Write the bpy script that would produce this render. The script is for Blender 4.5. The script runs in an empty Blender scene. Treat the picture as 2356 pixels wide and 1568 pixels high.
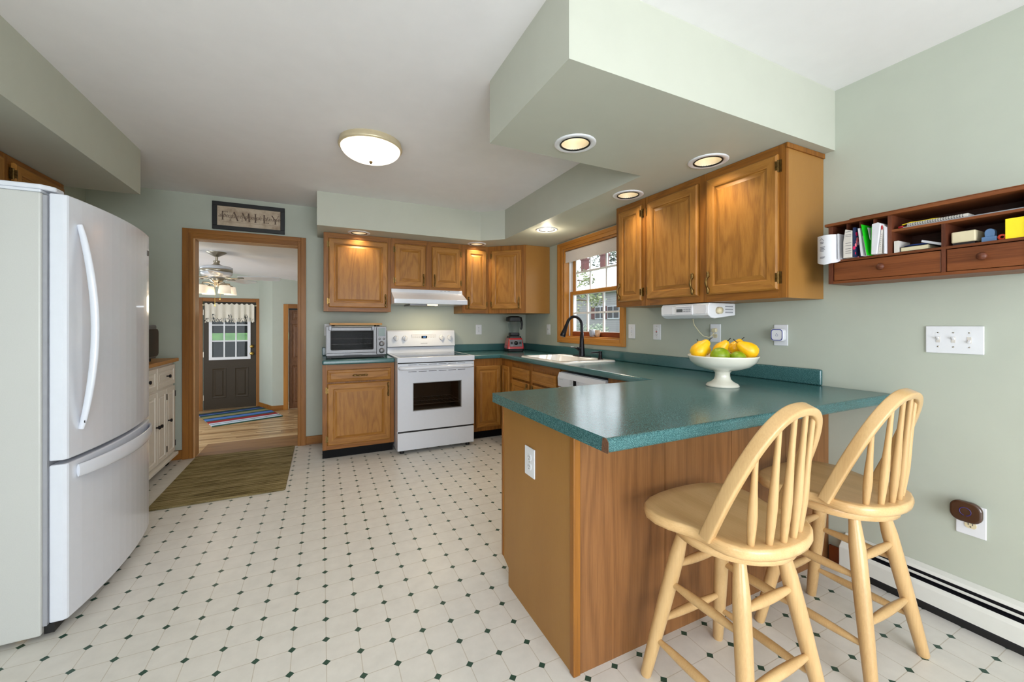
import bpy, bmesh, math, random
from mathutils import Vector, Matrix
random.seed(7)
PI = math.pi
sc = bpy.context.scene
COL = sc.collection

# ------------------------------------------------------------------ camera, world, sun, daylight, exposure
H = 1.236
YAW = 0.44841
cam_d = bpy.data.cameras.new('camera')
cam = bpy.data.objects.new('camera', cam_d)
COL.objects.link(cam)
cam.location = (0, 0, H)
cam.rotation_euler = (PI / 2, 0, -YAW)
cam_d.sensor_fit = 'HORIZONTAL'
cam_d.sensor_width = 36.0
cam_d.lens = 36.0 * 912.97 / 2356
cam_d.shift_y = -(784 - 745.95) / 2356
cam_d.clip_start = 0.02
sc.camera = cam

sc.view_settings.view_transform = 'Standard'
sc.view_settings.look = 'None'
sc.view_settings.gamma = 1
sc.view_settings.use_curve_mapping = False
sc.view_settings.exposure = -0.06
sc.cycles.use_denoising = True
sc.cycles.max_bounces = 10
sc.cycles.diffuse_bounces = 6
sc.cycles.transparent_max_bounces = 12
sc.cycles.sample_clamp_indirect = 6
sc.cycles.caustics_reflective = False
sc.cycles.caustics_refractive = False

world = bpy.data.worlds.new('sky')
sc.world = world
world.use_nodes = True
bg = world.node_tree.nodes['Background']
bg.inputs[0].default_value = (0.86, 0.93, 1.0, 1)
bg.inputs[1].default_value = 4.0

def light(name, typ, loc, energy, color=(1, 1, 1), rot=(0, 0, 0), **kw):
    d = bpy.data.lights.new(name, typ)
    d.energy = energy
    d.color = color
    for k, v in kw.items():
        setattr(d, k, v)
    o = bpy.data.objects.new(name, d)
    COL.objects.link(o)
    o.location = loc
    o.rotation_euler = rot
    return o

sun = light('sun', 'SUN', (8, 0, 12), 7.0, (1, 0.95, 0.86), angle=0.01)
sun.rotation_euler = Vector((-0.50, 0.22, -1.0)).to_track_quat('-Z', 'Y').to_euler()
DAY = (0.90, 0.945, 1.0)
# daylight through the dining room windows behind the camera (front wall and left wall) and through the hall window
light('daylight_front_window', 'AREA', (0.55, -2.72, 1.15), 150, DAY, (PI / 2, 0, 0), shape='RECTANGLE', size=2.6, size_y=1.9)
light('daylight_left_window', 'AREA', (-1.95, -1.2, 1.35), 45, DAY, (0, -PI / 2, 0), shape='RECTANGLE', size=1.4, size_y=1.5)
light('daylight_hall_window', 'AREA', (-3.15, 7.0, 0.9), 28, (0.98, 0.98, 1.0), (0, -PI / 2, 0), shape='RECTANGLE', size=1.5, size_y=2.0)

# ------------------------------------------------------------------ mesh helpers
class MB:
    def __init__(self):
        self.v = []; self.f = []; self.m = []; self.s = []
    def add(self, vs, fs, mat=0, smooth=False):
        b = len(self.v)
        self.v += [tuple(p) for p in vs]
        for f in fs:
            self.f.append(tuple(b + i for i in f)); self.m.append(mat); self.s.append(smooth)
        return self
    def box(self, x0, x1, y0, y1, z0, z1, mat=0):
        x0, x1 = min(x0, x1), max(x0, x1); y0, y1 = min(y0, y1), max(y0, y1); z0, z1 = min(z0, z1), max(z0, z1)
        vs = [(x0, y0, z0), (x1, y0, z0), (x1, y1, z0), (x0, y1, z0), (x0, y0, z1), (x1, y0, z1), (x1, y1, z1), (x0, y1, z1)]
        return self.add(vs, [(3, 2, 1, 0), (4, 5, 6, 7), (0, 1, 5, 4), (1, 2, 6, 5), (2, 3, 7, 6), (3, 0, 4, 7)], mat)
    def rings(self, rings, mat=0, smooth=True, cap0=True, cap1=True, closed=True):
        n = len(rings[0]); vs = [p for r in rings for p in r]; fs = []
        for k in range(len(rings) - 1):
            for i in range(n if closed else n - 1):
                j = (i + 1) % n
                fs.append((k * n + i, k * n + j, (k + 1) * n + j, (k + 1) * n + i))
        self.add(vs, fs, mat, smooth)
        if cap0: self.add(rings[0], [tuple(range(n - 1, -1, -1))], mat)
        if cap1: self.add(rings[-1], [tuple(range(n))], mat)
        return self
    def tube(self, pts, r, n=10, mat=0, caps=True, flat=None):
        pts = [Vector(p) for p in pts]
        rs = r if isinstance(r, (list, tuple)) else [r] * len(pts)
        t0 = (pts[1] - pts[0]).normalized()
        up = Vector((0, 0, 1)) if abs(t0.z) < 0.9 else Vector((1, 0, 0))
        u = (up - t0 * up.dot(t0)).normalized()
        rings = []
        for k, p in enumerate(pts):
            a = pts[max(0, k - 1)]; b = pts[min(len(pts) - 1, k + 1)]
            t = (b - a).normalized()
            u = (u - t * u.dot(t)).normalized()
            w = t.cross(u)
            ru, rw = (rs[k], rs[k]) if flat is None else (rs[k] * flat[0], rs[k] * flat[1])
            rings.append([p + u * ru * math.cos(2 * PI * i / n) + w * rw * math.sin(2 * PI * i / n) for i in range(n)])
        return self.rings(rings, mat, True, caps, caps)
    def cyl(self, p0, p1, r0, r1=None, n=20, mat=0, caps=True):
        return self.tube([p0, p1], [r0, r0 if r1 is None else r1], n, mat, caps)
    def lathe(self, prof, c=(0, 0, 0), ax='z', n=28, mat=0, caps=True, smooth=True):
        rings = []
        for r, h in prof:
            r = max(r, 1e-5)
            ring = []
            for i in range(n):
                a = 2 * PI * i / n
                p = (r * math.cos(a), r * math.sin(a), h)
                if ax == 'y': p = (p[0], -p[2], p[1])     # h runs to -y (out of a wall front)
                if ax == 'x': p = (p[2], p[0], p[1])
                ring.append((c[0] + p[0], c[1] + p[1], c[2] + p[2]))
            rings.append(ring)
        return self.rings(rings, mat, smooth, caps, caps)
    def prism(self, poly, z0, z1, mat=0, ax='z'):
        n = len(poly)
        def P(p, z):
            return (p[0], p[1], z) if ax == 'z' else ((p[0], z, p[1]) if ax == 'y' else (z, p[0], p[1]))
        lo = [P(p, z0) for p in poly]; hi = [P(p, z1) for p in poly]
        fs = [tuple(range(n - 1, -1, -1)), tuple(range(n, 2 * n))] + [(i, (i + 1) % n, n + (i + 1) % n, n + i) for i in range(n)]
        return self.add(lo + hi, fs, mat)
    def sphere(self, c, r, n=16, m=10, mat=0, sx=1, sy=1, sz=1):
        prof = [(r * math.sin(PI * k / m), -r * math.cos(PI * k / m)) for k in range(m + 1)]
        rings = []
        for rr, h in prof:
            rr = max(rr, 1e-5)
            rings.append([(c[0] + sx * rr * math.cos(2 * PI * i / n), c[1] + sy * rr * math.sin(2 * PI * i / n), c[2] + sz * h) for i in range(n)])
        return self.rings(rings, mat, True, True, True)
    def xform(self, M):
        self.v = [tuple(M @ Vector(p)) for p in self.v]
        return self
    def mesh(self, name, mats):
        me = bpy.data.meshes.new(name)
        me.from_pydata(self.v, [], self.f)
        for m in (mats if isinstance(mats, (list, tuple)) else [mats]): me.materials.append(m)
        me.polygons.foreach_set('material_index', self.m)
        me.polygons.foreach_set('use_smooth', self.s)
        bm = bmesh.new(); bm.from_mesh(me)
        bmesh.ops.recalc_face_normals(bm, faces=bm.faces)
        bm.to_mesh(me); bm.free()
        me.update()
        return me

def poly_holes(mb, outer, holes, z, mat=0):
    """flat horizontal face with holes"""
    bm = bmesh.new(); es = []
    for loop in [outer] + holes:
        vs = [bm.verts.new((p[0], p[1], z)) for p in loop]
        es += [bm.edges.new((vs[i], vs[(i + 1) % len(vs)])) for i in range(len(vs))]
    bmesh.ops.triangle_fill(bm, use_beauty=True, edges=es)
    bm.verts.index_update()
    mb.add([v.co[:] for v in bm.verts], [[v.index for v in f.verts] for f in bm.faces], mat)
    bm.free()

def circle(cx, cy, r, n=28):
    return [(cx + r * math.cos(2 * PI * i / n), cy + r * math.sin(2 * PI * i / n)) for i in range(n)]

def rrect(x0, x1, y0, y1, r, n=5):
    pts = []
    for cx, cy, a0 in ((x1 - r, y1 - r, 0), (x0 + r, y1 - r, PI / 2), (x0 + r, y0 + r, PI), (x1 - r, y0 + r, 1.5 * PI)):
        for k in range(n + 1):
            a = a0 + k * PI / 2 / n
            pts.append((cx + r * math.cos(a), cy + r * math.sin(a)))
    return pts

def obj(name, mb, mats, parent=None, bevel=0, seg=2, loc=(0, 0, 0), rot=0, smooth_bevel=True):
    o = bpy.data.objects.new(name, mb.mesh(name, mats) if isinstance(mb, MB) else mb)
    COL.objects.link(o)
    if parent: o.parent = parent
    o.location = loc
    o.rotation_euler = (0, 0, rot) if not isinstance(rot, (tuple, list)) else rot
    if bevel:
        md = o.modifiers.new('bevel', 'BEVEL'); md.width = bevel; md.segments = seg; md.limit_method = 'ANGLE'; md.angle_limit = math.radians(38)
        md.harden_normals = False
    return o

def tag(o, label, cat, group=None, kind=None):
    o['label'] = label; o['category'] = cat
    if group: o['group'] = group
    if kind: o['kind'] = kind
    return o

def thing(name, label, cat, loc=(0, 0, 0), rot=0, group=None):
    o = bpy.data.objects.new(name, None)
    o.empty_display_size = 0.05
    COL.objects.link(o)
    o.location = loc
    o.rotation_euler = (0, 0, rot) if not isinstance(rot, (tuple, list)) else rot
    return tag(o, label, cat, group)

def struct(name, mb, mats, parent=None, bevel=0, **kw):
    o = obj(name, mb, mats, parent, bevel, **kw)
    if not parent: o['kind'] = 'structure'
    return o

def struct_empty(name, loc=(0, 0, 0), rot=0):
    o = bpy.data.objects.new(name, None); COL.objects.link(o)
    o.location = loc; o.rotation_euler = (0, 0, rot); o['kind'] = 'structure'
    return o

def kids(o):
    return [c for c in bpy.data.objects if c.parent == o]

def copy_tree(o, parent=None):
    c = o.copy(); COL.objects.link(c)
    if parent: c.parent = parent
    for ch in kids(o): copy_tree(ch, c)
    return c

def text_mb(s, size, mat=0, shear=0.0, depth=0.0004, spacing=1.0, align='CENTER'):
    cu = bpy.data.curves.new('lettering', 'FONT')
    cu.body = s; cu.size = size; cu.shear = shear; cu.align_x = align; cu.align_y = 'CENTER'
    cu.extrude = depth; cu.space_character = spacing; cu.resolution_u = 3
    t = bpy.data.objects.new('lettering', cu); COL.objects.link(t)
    me = bpy.data.meshes.new_from_object(t)
    mb = MB()
    # text lies in x/y; stand it up in x/z, facing -y
    mb.add([(v.co.x, -v.co.z, v.co.y) for v in me.vertices], [tuple(p.vertices) for p in me.polygons], mat)
    bpy.data.objects.remove(t); bpy.data.curves.remove(cu); bpy.data.meshes.remove(me)
    return mb

# ------------------------------------------------------------------ materials
def lin(c):
    return tuple(((x / 255) / 12.92 if x / 255 <= 0.04045 else ((x / 255 + 0.055) / 1.055) ** 2.4) for x in c) + (1,)

class NT:
    def __init__(self, name):
        self.mat = bpy.data.materials.new(name); self.mat.use_nodes = True
        self.t = self.mat.node_tree; self.n = self.t.nodes
        self.b = self.n['Principled BSDF']; self.out = self.n['Material Output']
    def new(self, typ, **kw):
        nd = self.n.new(typ)
        for k, v in kw.items(): setattr(nd, k, v)
        return nd
    def link(self, a, b): self.t.links.new(a, b)
    def val(self, sock, v):
        if hasattr(v, 'is_output'): self.link(v, sock)
        else: sock.default_value = v
    def math(self, op, a, b=0.0, c=None, clamp=False):
        nd = self.new('ShaderNodeMath', operation=op); nd.use_clamp = clamp
        self.val(nd.inputs[0], a); self.val(nd.inputs[1], b)
        if c is not None: self.val(nd.inputs[2], c)
        return nd.outputs[0]
    def coords(self, kind='Object', scale=(1, 1, 1), loc=(0, 0, 0), rot=(0, 0, 0)):
        tc = self.new('ShaderNodeTexCoord'); mp = self.new('ShaderNodeMapping')
        self.link(tc.outputs[kind], mp.inputs[0])
        mp.inputs[1].default_value = loc; mp.inputs[2].default_value = rot; mp.inputs[3].default_value = scale
        return mp.outputs[0]
    def noise(self, vec, scale, detail=4, rough=0.55, dist=0.0):
        nd = self.new('ShaderNodeTexNoise')
        self.link(vec, nd.inputs['Vector']); nd.inputs['Scale'].default_value = scale
        nd.inputs['Detail'].default_value = detail; nd.inputs['Roughness'].default_value = rough; nd.inputs['Distortion'].default_value = dist
        return nd.outputs[0]
    def ramp(self, fac, stops, interp='LINEAR'):
        nd = self.new('ShaderNodeValToRGB'); cr = nd.color_ramp; cr.interpolation = interp
        while len(cr.elements) < len(stops): cr.elements.new(0.5)
        for e, (p, c) in zip(cr.elements, stops): e.position = p; e.color = c
        self.val(nd.inputs[0], fac)
        return nd.outputs[0]
    def mix(self, fac, a, b, blend='MIX'):
        nd = self.new('ShaderNodeMix', data_type='RGBA', blend_type=blend)
        self.val(nd.inputs[0], fac); self.val(nd.inputs[6], a); self.val(nd.inputs[7], b)
        return nd.outputs[2]
    def bump(self, h, strength=0.2, dist=0.002):
        nd = self.new('ShaderNodeBump'); nd.inputs['Strength'].default_value = strength; nd.inputs['Distance'].default_value = dist
        self.link(h, nd.inputs['Height']); self.link(nd.outputs[0], self.b.inputs['Normal'])
    def base(self, c): self.val(self.b.inputs['Base Color'], c)
    def set(self, **kw):
        for k, v in kw.items(): self.b.inputs[k.replace('_', ' ')].default_value = v
        return self

def simple(name, rgb, rough=0.5, metal=0.0, var=0.04, scale=30, bump=0.0, coat=0.0, spec=0.5):
    t = NT(name); c = lin(rgb)
    nz = t.noise(t.coords(), scale, 3)
    dark = tuple(x * (1 - var) for x in c[:3]) + (1,); lite = tuple(min(1, x * (1 + var)) for x in c[:3]) + (1,)
    t.base(t.ramp(nz, [(0.3, dark), (0.7, lite)]))
    t.set(Roughness=rough, Metallic=metal)
    t.b.inputs['Coat Weight'].default_value = coat
    t.b.inputs['Specular IOR Level'].default_value = spec
    if bump: t.bump(nz, bump, 0.001)
    return t.mat

def wood(name, dark, mid, lite, grain='z', rough=0.45, coat=0.06, figure=9.0, scale=1.0, rings=70.0, seed=0.0, pore=0.42, along=0.16, fig=0.12):
    t = NT(name)
    s = {'z': (1, 1, along), 'x': (along, 1, 1), 'y': (1, along, 1)}[grain]
    s = tuple(k * scale for k in s)
    inf = t.new('ShaderNodeObjectInfo')
    tc = t.new('ShaderNodeTexCoord'); mp = t.new('ShaderNodeMapping')
    off = t.new('ShaderNodeVectorMath', operation='SCALE'); off.inputs[0].default_value = (7.3, 3.1, 5.7)
    t.link(inf.outputs['Random'], off.inputs['Scale'])
    ad = t.new('ShaderNodeVectorMath', operation='ADD'); t.link(tc.outputs['Object'], ad.inputs[0]); t.link(off.outputs[0], ad.inputs[1])
    t.link(ad.outputs[0], mp.inputs[0]); mp.inputs[3].default_value = s; mp.inputs[1].default_value = (seed, seed * 1.7, seed * 0.6)
    v = mp.outputs[0]
    n1 = t.noise(v, figure, 3, 0.5, 0.0)
    w = t.math('SINE', t.math('MULTIPLY', n1, rings))
    w = t.math('POWER', t.math('MULTIPLY_ADD', w, 0.5, 0.5), 1.6)
    vp = t.new('ShaderNodeMapping'); t.link(v, vp.inputs[0]); vp.inputs[3].default_value = tuple(1.0 if k > 0.5 * scale else 0.35 for k in s)
    n2 = t.noise(vp.outputs[0], 260, 4, 0.7)
    n3 = t.noise(v, 4.5, 3)
    f = t.math('ADD', t.math('MULTIPLY', w, -fig), t.math('ADD', t.math('MULTIPLY', n2, pore), t.math('MULTIPLY', n3, 0.22)))
    t.base(t.ramp(t.math('ADD', f, 0.39 - pore * 0.5 + fig * 0.35), [(0.28, lin(dark)), (0.52, lin(mid)), (0.76, lin(lite))]))
    t.set(Roughness=rough)
    t.b.inputs['Specular IOR Level'].default_value = 0.32
    t.b.inputs['Coat Weight'].default_value = coat; t.b.inputs['Coat Roughness'].default_value = 0.18
    t.bump(n2, 0.08, 0.001)
    return t.mat

M = {}
OAK = ((114, 70, 24), (158, 107, 45), (180, 129, 64))
M['oak'] = wood('oak_upright_grain', *OAK, figure=4, rings=90, fig=0.11)
M['oak_h'] = wood('oak_level_grain', *OAK, grain='x', figure=4, rings=90, fig=0.09)
FRM = ((100, 58, 16), (140, 88, 31), (162, 107, 45))
M['oak_frame'] = wood('oak_face_frame', *FRM, along=0.06)
M['oak_frame_h'] = wood('oak_face_frame_level', *FRM, grain='x', along=0.06)
M['oak_side'] = wood('oak_veneer_side', (128, 86, 38), (152, 107, 51), (168, 124, 65), figure=2.0, rings=9, pore=0.12, along=0.25, fig=0.12)
M['oak_panel'] = wood('oak_bar_panel', (92, 58, 30), (130, 87, 49), (152, 108, 65), figure=4, rings=90, along=0.06, fig=0.10)
CAS = ((108, 64, 18), (145, 93, 33), (168, 115, 50))
CAW = ((144, 90, 32), (178, 120, 50), (198, 142, 70))
M['casing'] = wood('pine_casing_upright', *CAS, figure=6, rings=30, along=0.05)
M['casing_h'] = wood('pine_casing_level_x', *CAS, grain='x', figure=6, rings=30, along=0.05)
M['casing_y'] = wood('pine_casing_level_y', *CAW, grain='y', figure=6, rings=30, along=0.05)
M['casing_win'] = wood('pine_window_upright', *CAW, figure=6, rings=30, along=0.05)
M['casing_win_h'] = wood('pine_window_level', *CAW, grain='x', figure=6, rings=30, along=0.05)
M['jamb'] = wood('pale_jamb', (170, 122, 74), (196, 152, 104), (210, 170, 126), figure=5, rings=16)
M['sill_red'] = wood('stained_sash_rail', (96, 42, 16), (136, 68, 30), (158, 88, 44), grain='x', figure=5, rings=20)
M['closet'] = wood('walnut_closet_door', (84, 52, 30), (112, 74, 44), (134, 94, 60))
BIR = ((178, 140, 92), (202, 167, 117), (216, 183, 138))
M['birch'] = wood('blond_birch', *BIR, figure=5, rings=16, rough=0.3, coat=0.3, pore=0.3, along=0.07)
M['birch_seat'] = wood('blond_birch_seat', (192, 152, 100), (214, 176, 124), (228, 194, 146), grain='y', figure=6, rings=24, rough=0.3, coat=0.3, along=0.1)
M['butcher'] = wood('butcher_block', (160, 108, 52), (190, 138, 78), (206, 158, 98), grain='x', figure=8, rings=20)
M['bamboo'] = wood('bamboo_board', (160, 108, 44), (190, 136, 64), (206, 158, 86), grain='x', figure=8, rings=20)
M['mahogany'] = wood('mahogany_upright', (56, 26, 16), (92, 48, 30), (118, 68, 44), figure=6, rings=20)
M['mahogany_h'] = wood('mahogany_level', (76, 36, 16), (120, 66, 32), (146, 90, 50), grain='x', figure=6, rings=30, along=0.08)
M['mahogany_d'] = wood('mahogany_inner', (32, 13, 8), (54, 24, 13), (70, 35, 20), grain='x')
M['threshold'] = wood('walnut_landing', (104, 70, 36), (150, 108, 60), (176, 134, 84), grain='x', figure=6, rings=24)
M['edge_core'] = simple('bare_particle_core', (98, 66, 44), 0.8, var=0.35, scale=160)

def paint(name, rgb, rough=0.55, bump=0.03):
    return simple(name, rgb, rough, var=0.015, scale=8, bump=bump, spec=0.35)
M['wall'] = paint('sage_wall_paint', (178, 183, 170))
M['wall_hall'] = paint('pale_sage_hall_paint', (178, 184, 172))
M['ceil'] = paint('ceiling_white', (234, 232, 233), 0.75)
M['soffit'] = paint('sage_soffit_paint', (186, 188, 175))
M['white_enamel'] = simple('white_enamel', (212, 216, 225), 0.22, var=0.01, coat=0.4)
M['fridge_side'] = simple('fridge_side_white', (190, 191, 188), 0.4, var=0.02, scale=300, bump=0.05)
M['white_plastic'] = simple('white_plastic', (222, 223, 227), 0.35, var=0.01)
M['grey_line'] = simple('grey_print', (150, 152, 158), 0.5)
M['ivory'] = simple('ivory_plastic', (214, 202, 168), 0.4, var=0.02)
M['cream_cart'] = simple('cream_lacquer', (230, 225, 216), 0.35, var=0.02)
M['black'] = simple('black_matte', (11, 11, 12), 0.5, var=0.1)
M['toe'] = simple('black_toe_vinyl', (11, 11, 13), 0.6, var=0.1, spec=0.15)
M['black_gloss'] = simple('black_gloss', (9, 9, 11), 0.2, var=0.05, coat=0.0, spec=0.25)
M['cooktop'] = simple('glass_cooktop', (60, 62, 68), 0.12, var=0.02, coat=0.6)
M['bronze'] = simple('oil_rubbed_bronze', (26, 25, 30), 0.3, 0.55, var=0.1)
M['brass'] = simple('antique_brass', (112, 88, 48), 0.32, 0.9, var=0.45, scale=90)
M['gold_brass'] = simple('polished_brass', (202, 170, 90), 0.22, 0.9)
M['nickel'] = simple('brushed_nickel', (178, 170, 154), 0.3, 0.9, var=0.05)
M['steel'] = simple('brushed_steel', (128, 128, 130), 0.48, 0.75, var=0.05, scale=60)
M['dark_steel'] = simple('dark_grey_steel', (96, 96, 98), 0.35, 0.8)  # plain dark grey steel, one even tone
M['porcelain'] = simple('white_porcelain', (232, 230, 226), 0.12, var=0.01, coat=0.5)
M['cream_china'] = simple('cream_china', (226, 222, 208), 0.15, var=0.01, coat=0.5)
M['red'] = simple('red_plastic', (176, 14, 30), 0.25, coat=0.4)
M['paper'] = simple('white_paper', (206, 206, 211), 0.7, var=0.02)
M['paper2'] = simple('offwhite_paper', (204, 198, 190), 0.7, var=0.03)
M['ink'] = simple('dark_ink', (70, 70, 78), 0.7)
M['green_folder'] = simple('green_card', (22, 190, 22), 0.5)
M['navy'] = simple('navy_cloth', (34, 62, 128), 0.6)
M['navy_dark'] = simple('navy_dark_card', (34, 42, 70), 0.5)
M['blue_tool'] = simple('dusty_blue_plastic', (92, 124, 164), 0.4)
M['yellow'] = simple('yellow_card', (238, 214, 30), 0.5)
M['orange_red'] = simple('coral_plastic', (226, 74, 48), 0.4)
M['brown_gloss'] = simple('brown_gloss_plastic', (66, 40, 26), 0.25, coat=0.4)
M['violet'] = simple('violet_ring', (52, 40, 110), 0.3)
M['blue_ring'] = simple('blue_ring', (52, 66, 150), 0.4)
M['entry_door'] = simple('brown_door_paint', (56, 46, 32), 0.45, var=0.03, spec=0.25)
M['heater'] = simple('heater_enamel', (212, 212, 206), 0.4, var=0.015)
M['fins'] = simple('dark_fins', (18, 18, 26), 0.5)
M['shade_cloth'] = simple('roller_cloth', (208, 202, 200), 0.8, var=0.03, scale=200)
M['lace'] = simple('white_lace_cloth', (220, 214, 200), 0.85, var=0.05, scale=120)
M['frosted_grey'] = simple('grey_mug_glaze', (150, 158, 172), 0.25)
M['tan_glaze'] = simple('tan_glaze', (190, 160, 130), 0.3)
M['brick'] = simple('brick_red', (72, 36, 34), 0.8, var=0.2)
M['roof'] = simple('pale_shingle', (222, 222, 226), 0.8, var=0.06)
M['lcd'] = simple('lcd_green', (96, 116, 110), 0.3)
M['lcd_dark'] = simple('lcd_dark', (70, 74, 74), 0.3)
M['porch'] = simple('porch_dark_and_shade', (15, 19, 21), 0.6, spec=0.2)  # dark porch wall colour, with the eave's shade put into it
M['bark'] = simple('bark', (84, 66, 50), 0.9, var=0.3)
M['scuff'] = simple('rubber_tan', (188, 150, 80), 0.6)

def leaf_mat(name, a, b):
    t = NT(name)
    inf = t.noise(t.coords(), 6, 4)
    t.base(t.ramp(inf, [(0.3, lin(a)), (0.7, lin(b))])); t.set(Roughness=0.6)
    return t.mat
M['leaf'] = leaf_mat('tree_leaves', (44, 60, 30), (96, 110, 58))
M['leaf_d'] = leaf_mat('dark_tree_leaves', (30, 44, 34), (60, 76, 60))
M['leaf_b'] = leaf_mat('bush_leaves', (48, 64, 50), (104, 120, 98))
M['lawn'] = leaf_mat('lawn_green', (40, 74, 38), (84, 120, 66))

def emit(name, rgb, strength):
    t = NT(name)
    t.b.inputs['Base Color'].default_value = lin(rgb)
    t.b.inputs['Emission Color'].default_value = lin(rgb)
    t.b.inputs['Emission Strength'].default_value = strength
    t.set(Roughness=0.4)
    return t.mat
M['bulb'] = emit('warm_bulb', (255, 246, 228), 5.0)
M['dome_glass'] = emit('dome_glass_lit', (255, 240, 222), 1.7)
M['shade_glass'] = emit('fan_shade_lit', (255, 238, 214), 0.42)
M['hood_lens'] = emit('hood_lens_lit', (255, 232, 180), 2.0)
M['clock'] = emit('clock_digits', (120, 180, 255), 1.6)

def glass(name, tint=(1, 1, 1), gloss=0.08):
    t = NT(name); n = t.n
    tr = n.new('ShaderNodeBsdfTransparent'); tr.inputs[0].default_value = tint + (1,)
    gl = n.new('ShaderNodeBsdfGlossy'); gl.inputs['Roughness'].default_value = 0.02
    lw = n.new('ShaderNodeLayerWeight'); lw.inputs[0].default_value = 0.5
    mx = n.new('ShaderNodeMixShader')
    k = t.math('MULTIPLY_ADD', t.math('POWER', lw.outputs['Facing'], 5.0), 0.9 - gloss * 0.5, gloss * 0.5)
    t.link(k, mx.inputs[0]); t.link(tr.outputs[0], mx.inputs[1]); t.link(gl.outputs[0], mx.inputs[2])
    t.link(mx.outputs[0], t.out.inputs[0])
    return t.mat
M['glass'] = glass('window_glass', gloss=0.03)
M['oven_glass'] = glass('smoked_oven_glass', (0.80, 0.76, 0.70), 0.10)
M['toaster_glass'] = glass('dark_toaster_glass', (0.72, 0.72, 0.72), 0.003)
M['jar'] = glass('clear_jar', (0.74, 0.78, 0.80), 0.10)

# kitchen vinyl: white squares, thin seams, small dark green diamonds on the crossings
def vinyl():
    t = NT('vinyl_diamond_floor'); T = 0.1175
    tc = t.new('ShaderNodeTexCoord'); sp = t.new('ShaderNodeSeparateXYZ'); t.link(tc.outputs['Object'], sp.inputs[0])
    def dist(s, o):
        u = t.math('DIVIDE', t.math('SUBTRACT', s, o), T)
        return t.math('ABSOLUTE', t.math('SUBTRACT', t.math('FRACT', t.math('ADD', u, 100.5)), 0.5))
    dx = dist(sp.outputs[0], -7.8492 * T); dy = dist(sp.outputs[1], 16.6478 * T)
    dia = t.math('LESS_THAN', t.math('ADD', dx, dy), 0.125)
    ln = t.math('LESS_THAN', t.math('MINIMUM', dx, dy), 0.011)
    nz = t.noise(t.coords(), 14, 5, 0.6)
    ground = t.ramp(nz, [(0.3, lin((206, 203, 196))), (0.7, lin((216, 213, 206)))])
    c = t.mix(ln, ground, lin((186, 178, 164)))
    c = t.mix(dia, c, lin((44, 74, 62)))
    t.base(c); t.set(Roughness=0.34)
    t.b.inputs['Specular IOR Level'].default_value = 0.4
    t.bump(t.noise(t.coords(), 60, 2), 0.03, 0.001)
    return t.mat
M['vinyl'] = vinyl()

def planks(name, along='x', w=0.057):
    t = NT(name)
    tc = t.new('ShaderNodeTexCoord'); sp = t.new('ShaderNodeSeparateXYZ'); t.link(tc.outputs['Object'], sp.inputs[0])
    a, b = (sp.outputs[0], sp.outputs[1]) if along == 'x' else (sp.outputs[1], sp.outputs[0])
    row = t.math('FLOOR', t.math('DIVIDE', b, w))
    wn = t.new('ShaderNodeTexWhiteNoise', noise_dimensions='1D'); t.link(row, wn.inputs['W'])
    seg = t.math('FLOOR', t.math('ADD', t.math('DIVIDE', a, 0.7), t.math('MULTIPLY', wn.outputs[0], 9)))
    wn2 = t.new('ShaderNodeTexWhiteNoise', noise_dimensions='2D')
    cb = t.new('ShaderNodeCombineXYZ'); t.link(row, cb.inputs[0]); t.link(seg, cb.inputs[1]); t.link(cb.outputs[0], wn2.inputs['Vector'])
    g = t.noise(t.coords(scale=(1.2, 14, 1) if along == 'x' else (14, 1.2, 1)), 6, 5, 0.6, 0.3)
    f = t.math('ADD', t.math('MULTIPLY', wn2.outputs[0], 0.55), t.math('MULTIPLY', g, 0.45))
    c = t.ramp(f, [(0.1, lin((120, 88, 56))), (0.45, lin((176, 140, 96))), (0.85, lin((214, 184, 140)))])
    gap = t.math('LESS_THAN', t.math('FRACT', t.math('DIVIDE', b, w)), 0.03)
    t.base(t.mix(gap, c, lin((96, 70, 44)))); t.set(Roughness=0.3)
    return t.mat
M['planks'] = planks('hall_floor_planks')

def laminate():
    t = NT('teal_speckled_laminate')
    v = t.coords()
    s1 = t.noise(v, 420, 2, 0.6); s2 = t.noise(v, 5, 3)
    c = t.ramp(s1, [(0.36, lin((28, 66, 69))), (0.5, lin((50, 94, 96))), (0.66, lin((94, 138, 138)))])
    t.base(c); t.set(Roughness=0.2)
    t.b.inputs['Specular IOR Level'].default_value = 0.55
    t.bump(s1, 0.05, 0.0004)
    return t.mat
M['laminate'] = laminate()

def rug_green():
    t = NT('olive_ribbed_rug')
    tc = t.new('ShaderNodeTexCoord'); sp = t.new('ShaderNodeSeparateXYZ'); t.link(tc.outputs['Object'], sp.inputs[0])
    n2 = t.noise(t.coords(), 260, 2, 0.7); n3 = t.noise(t.coords(scale=(0.10, 1, 1)), 30, 3, 0.7); wob = t.noise(t.coords(), 9, 3)
    rib = t.math('MULTIPLY_ADD', t.math('SINE', t.math('ADD', t.math('MULTIPLY', sp.outputs[1], 180.0), t.math('MULTIPLY', wob, 5.0))), 0.5, 0.5)
    f = t.math('ADD', t.math('MULTIPLY', rib, 0.07), t.math('ADD', t.math('MULTIPLY', n2, 0.28), t.math('MULTIPLY', n3, 0.52)))
    t.base(t.ramp(f, [(0.32, lin((78, 66, 40))), (0.44, lin((132, 118, 80))), (0.58, lin((166, 152, 114)))]))
    t.set(Roughness=0.95); t.b.inputs['Specular IOR Level'].default_value = 0.1
    t.bump(t.math('ADD', rib, n2), 0.6, 0.004)
    return t.mat
M['rug'] = rug_green()

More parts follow.
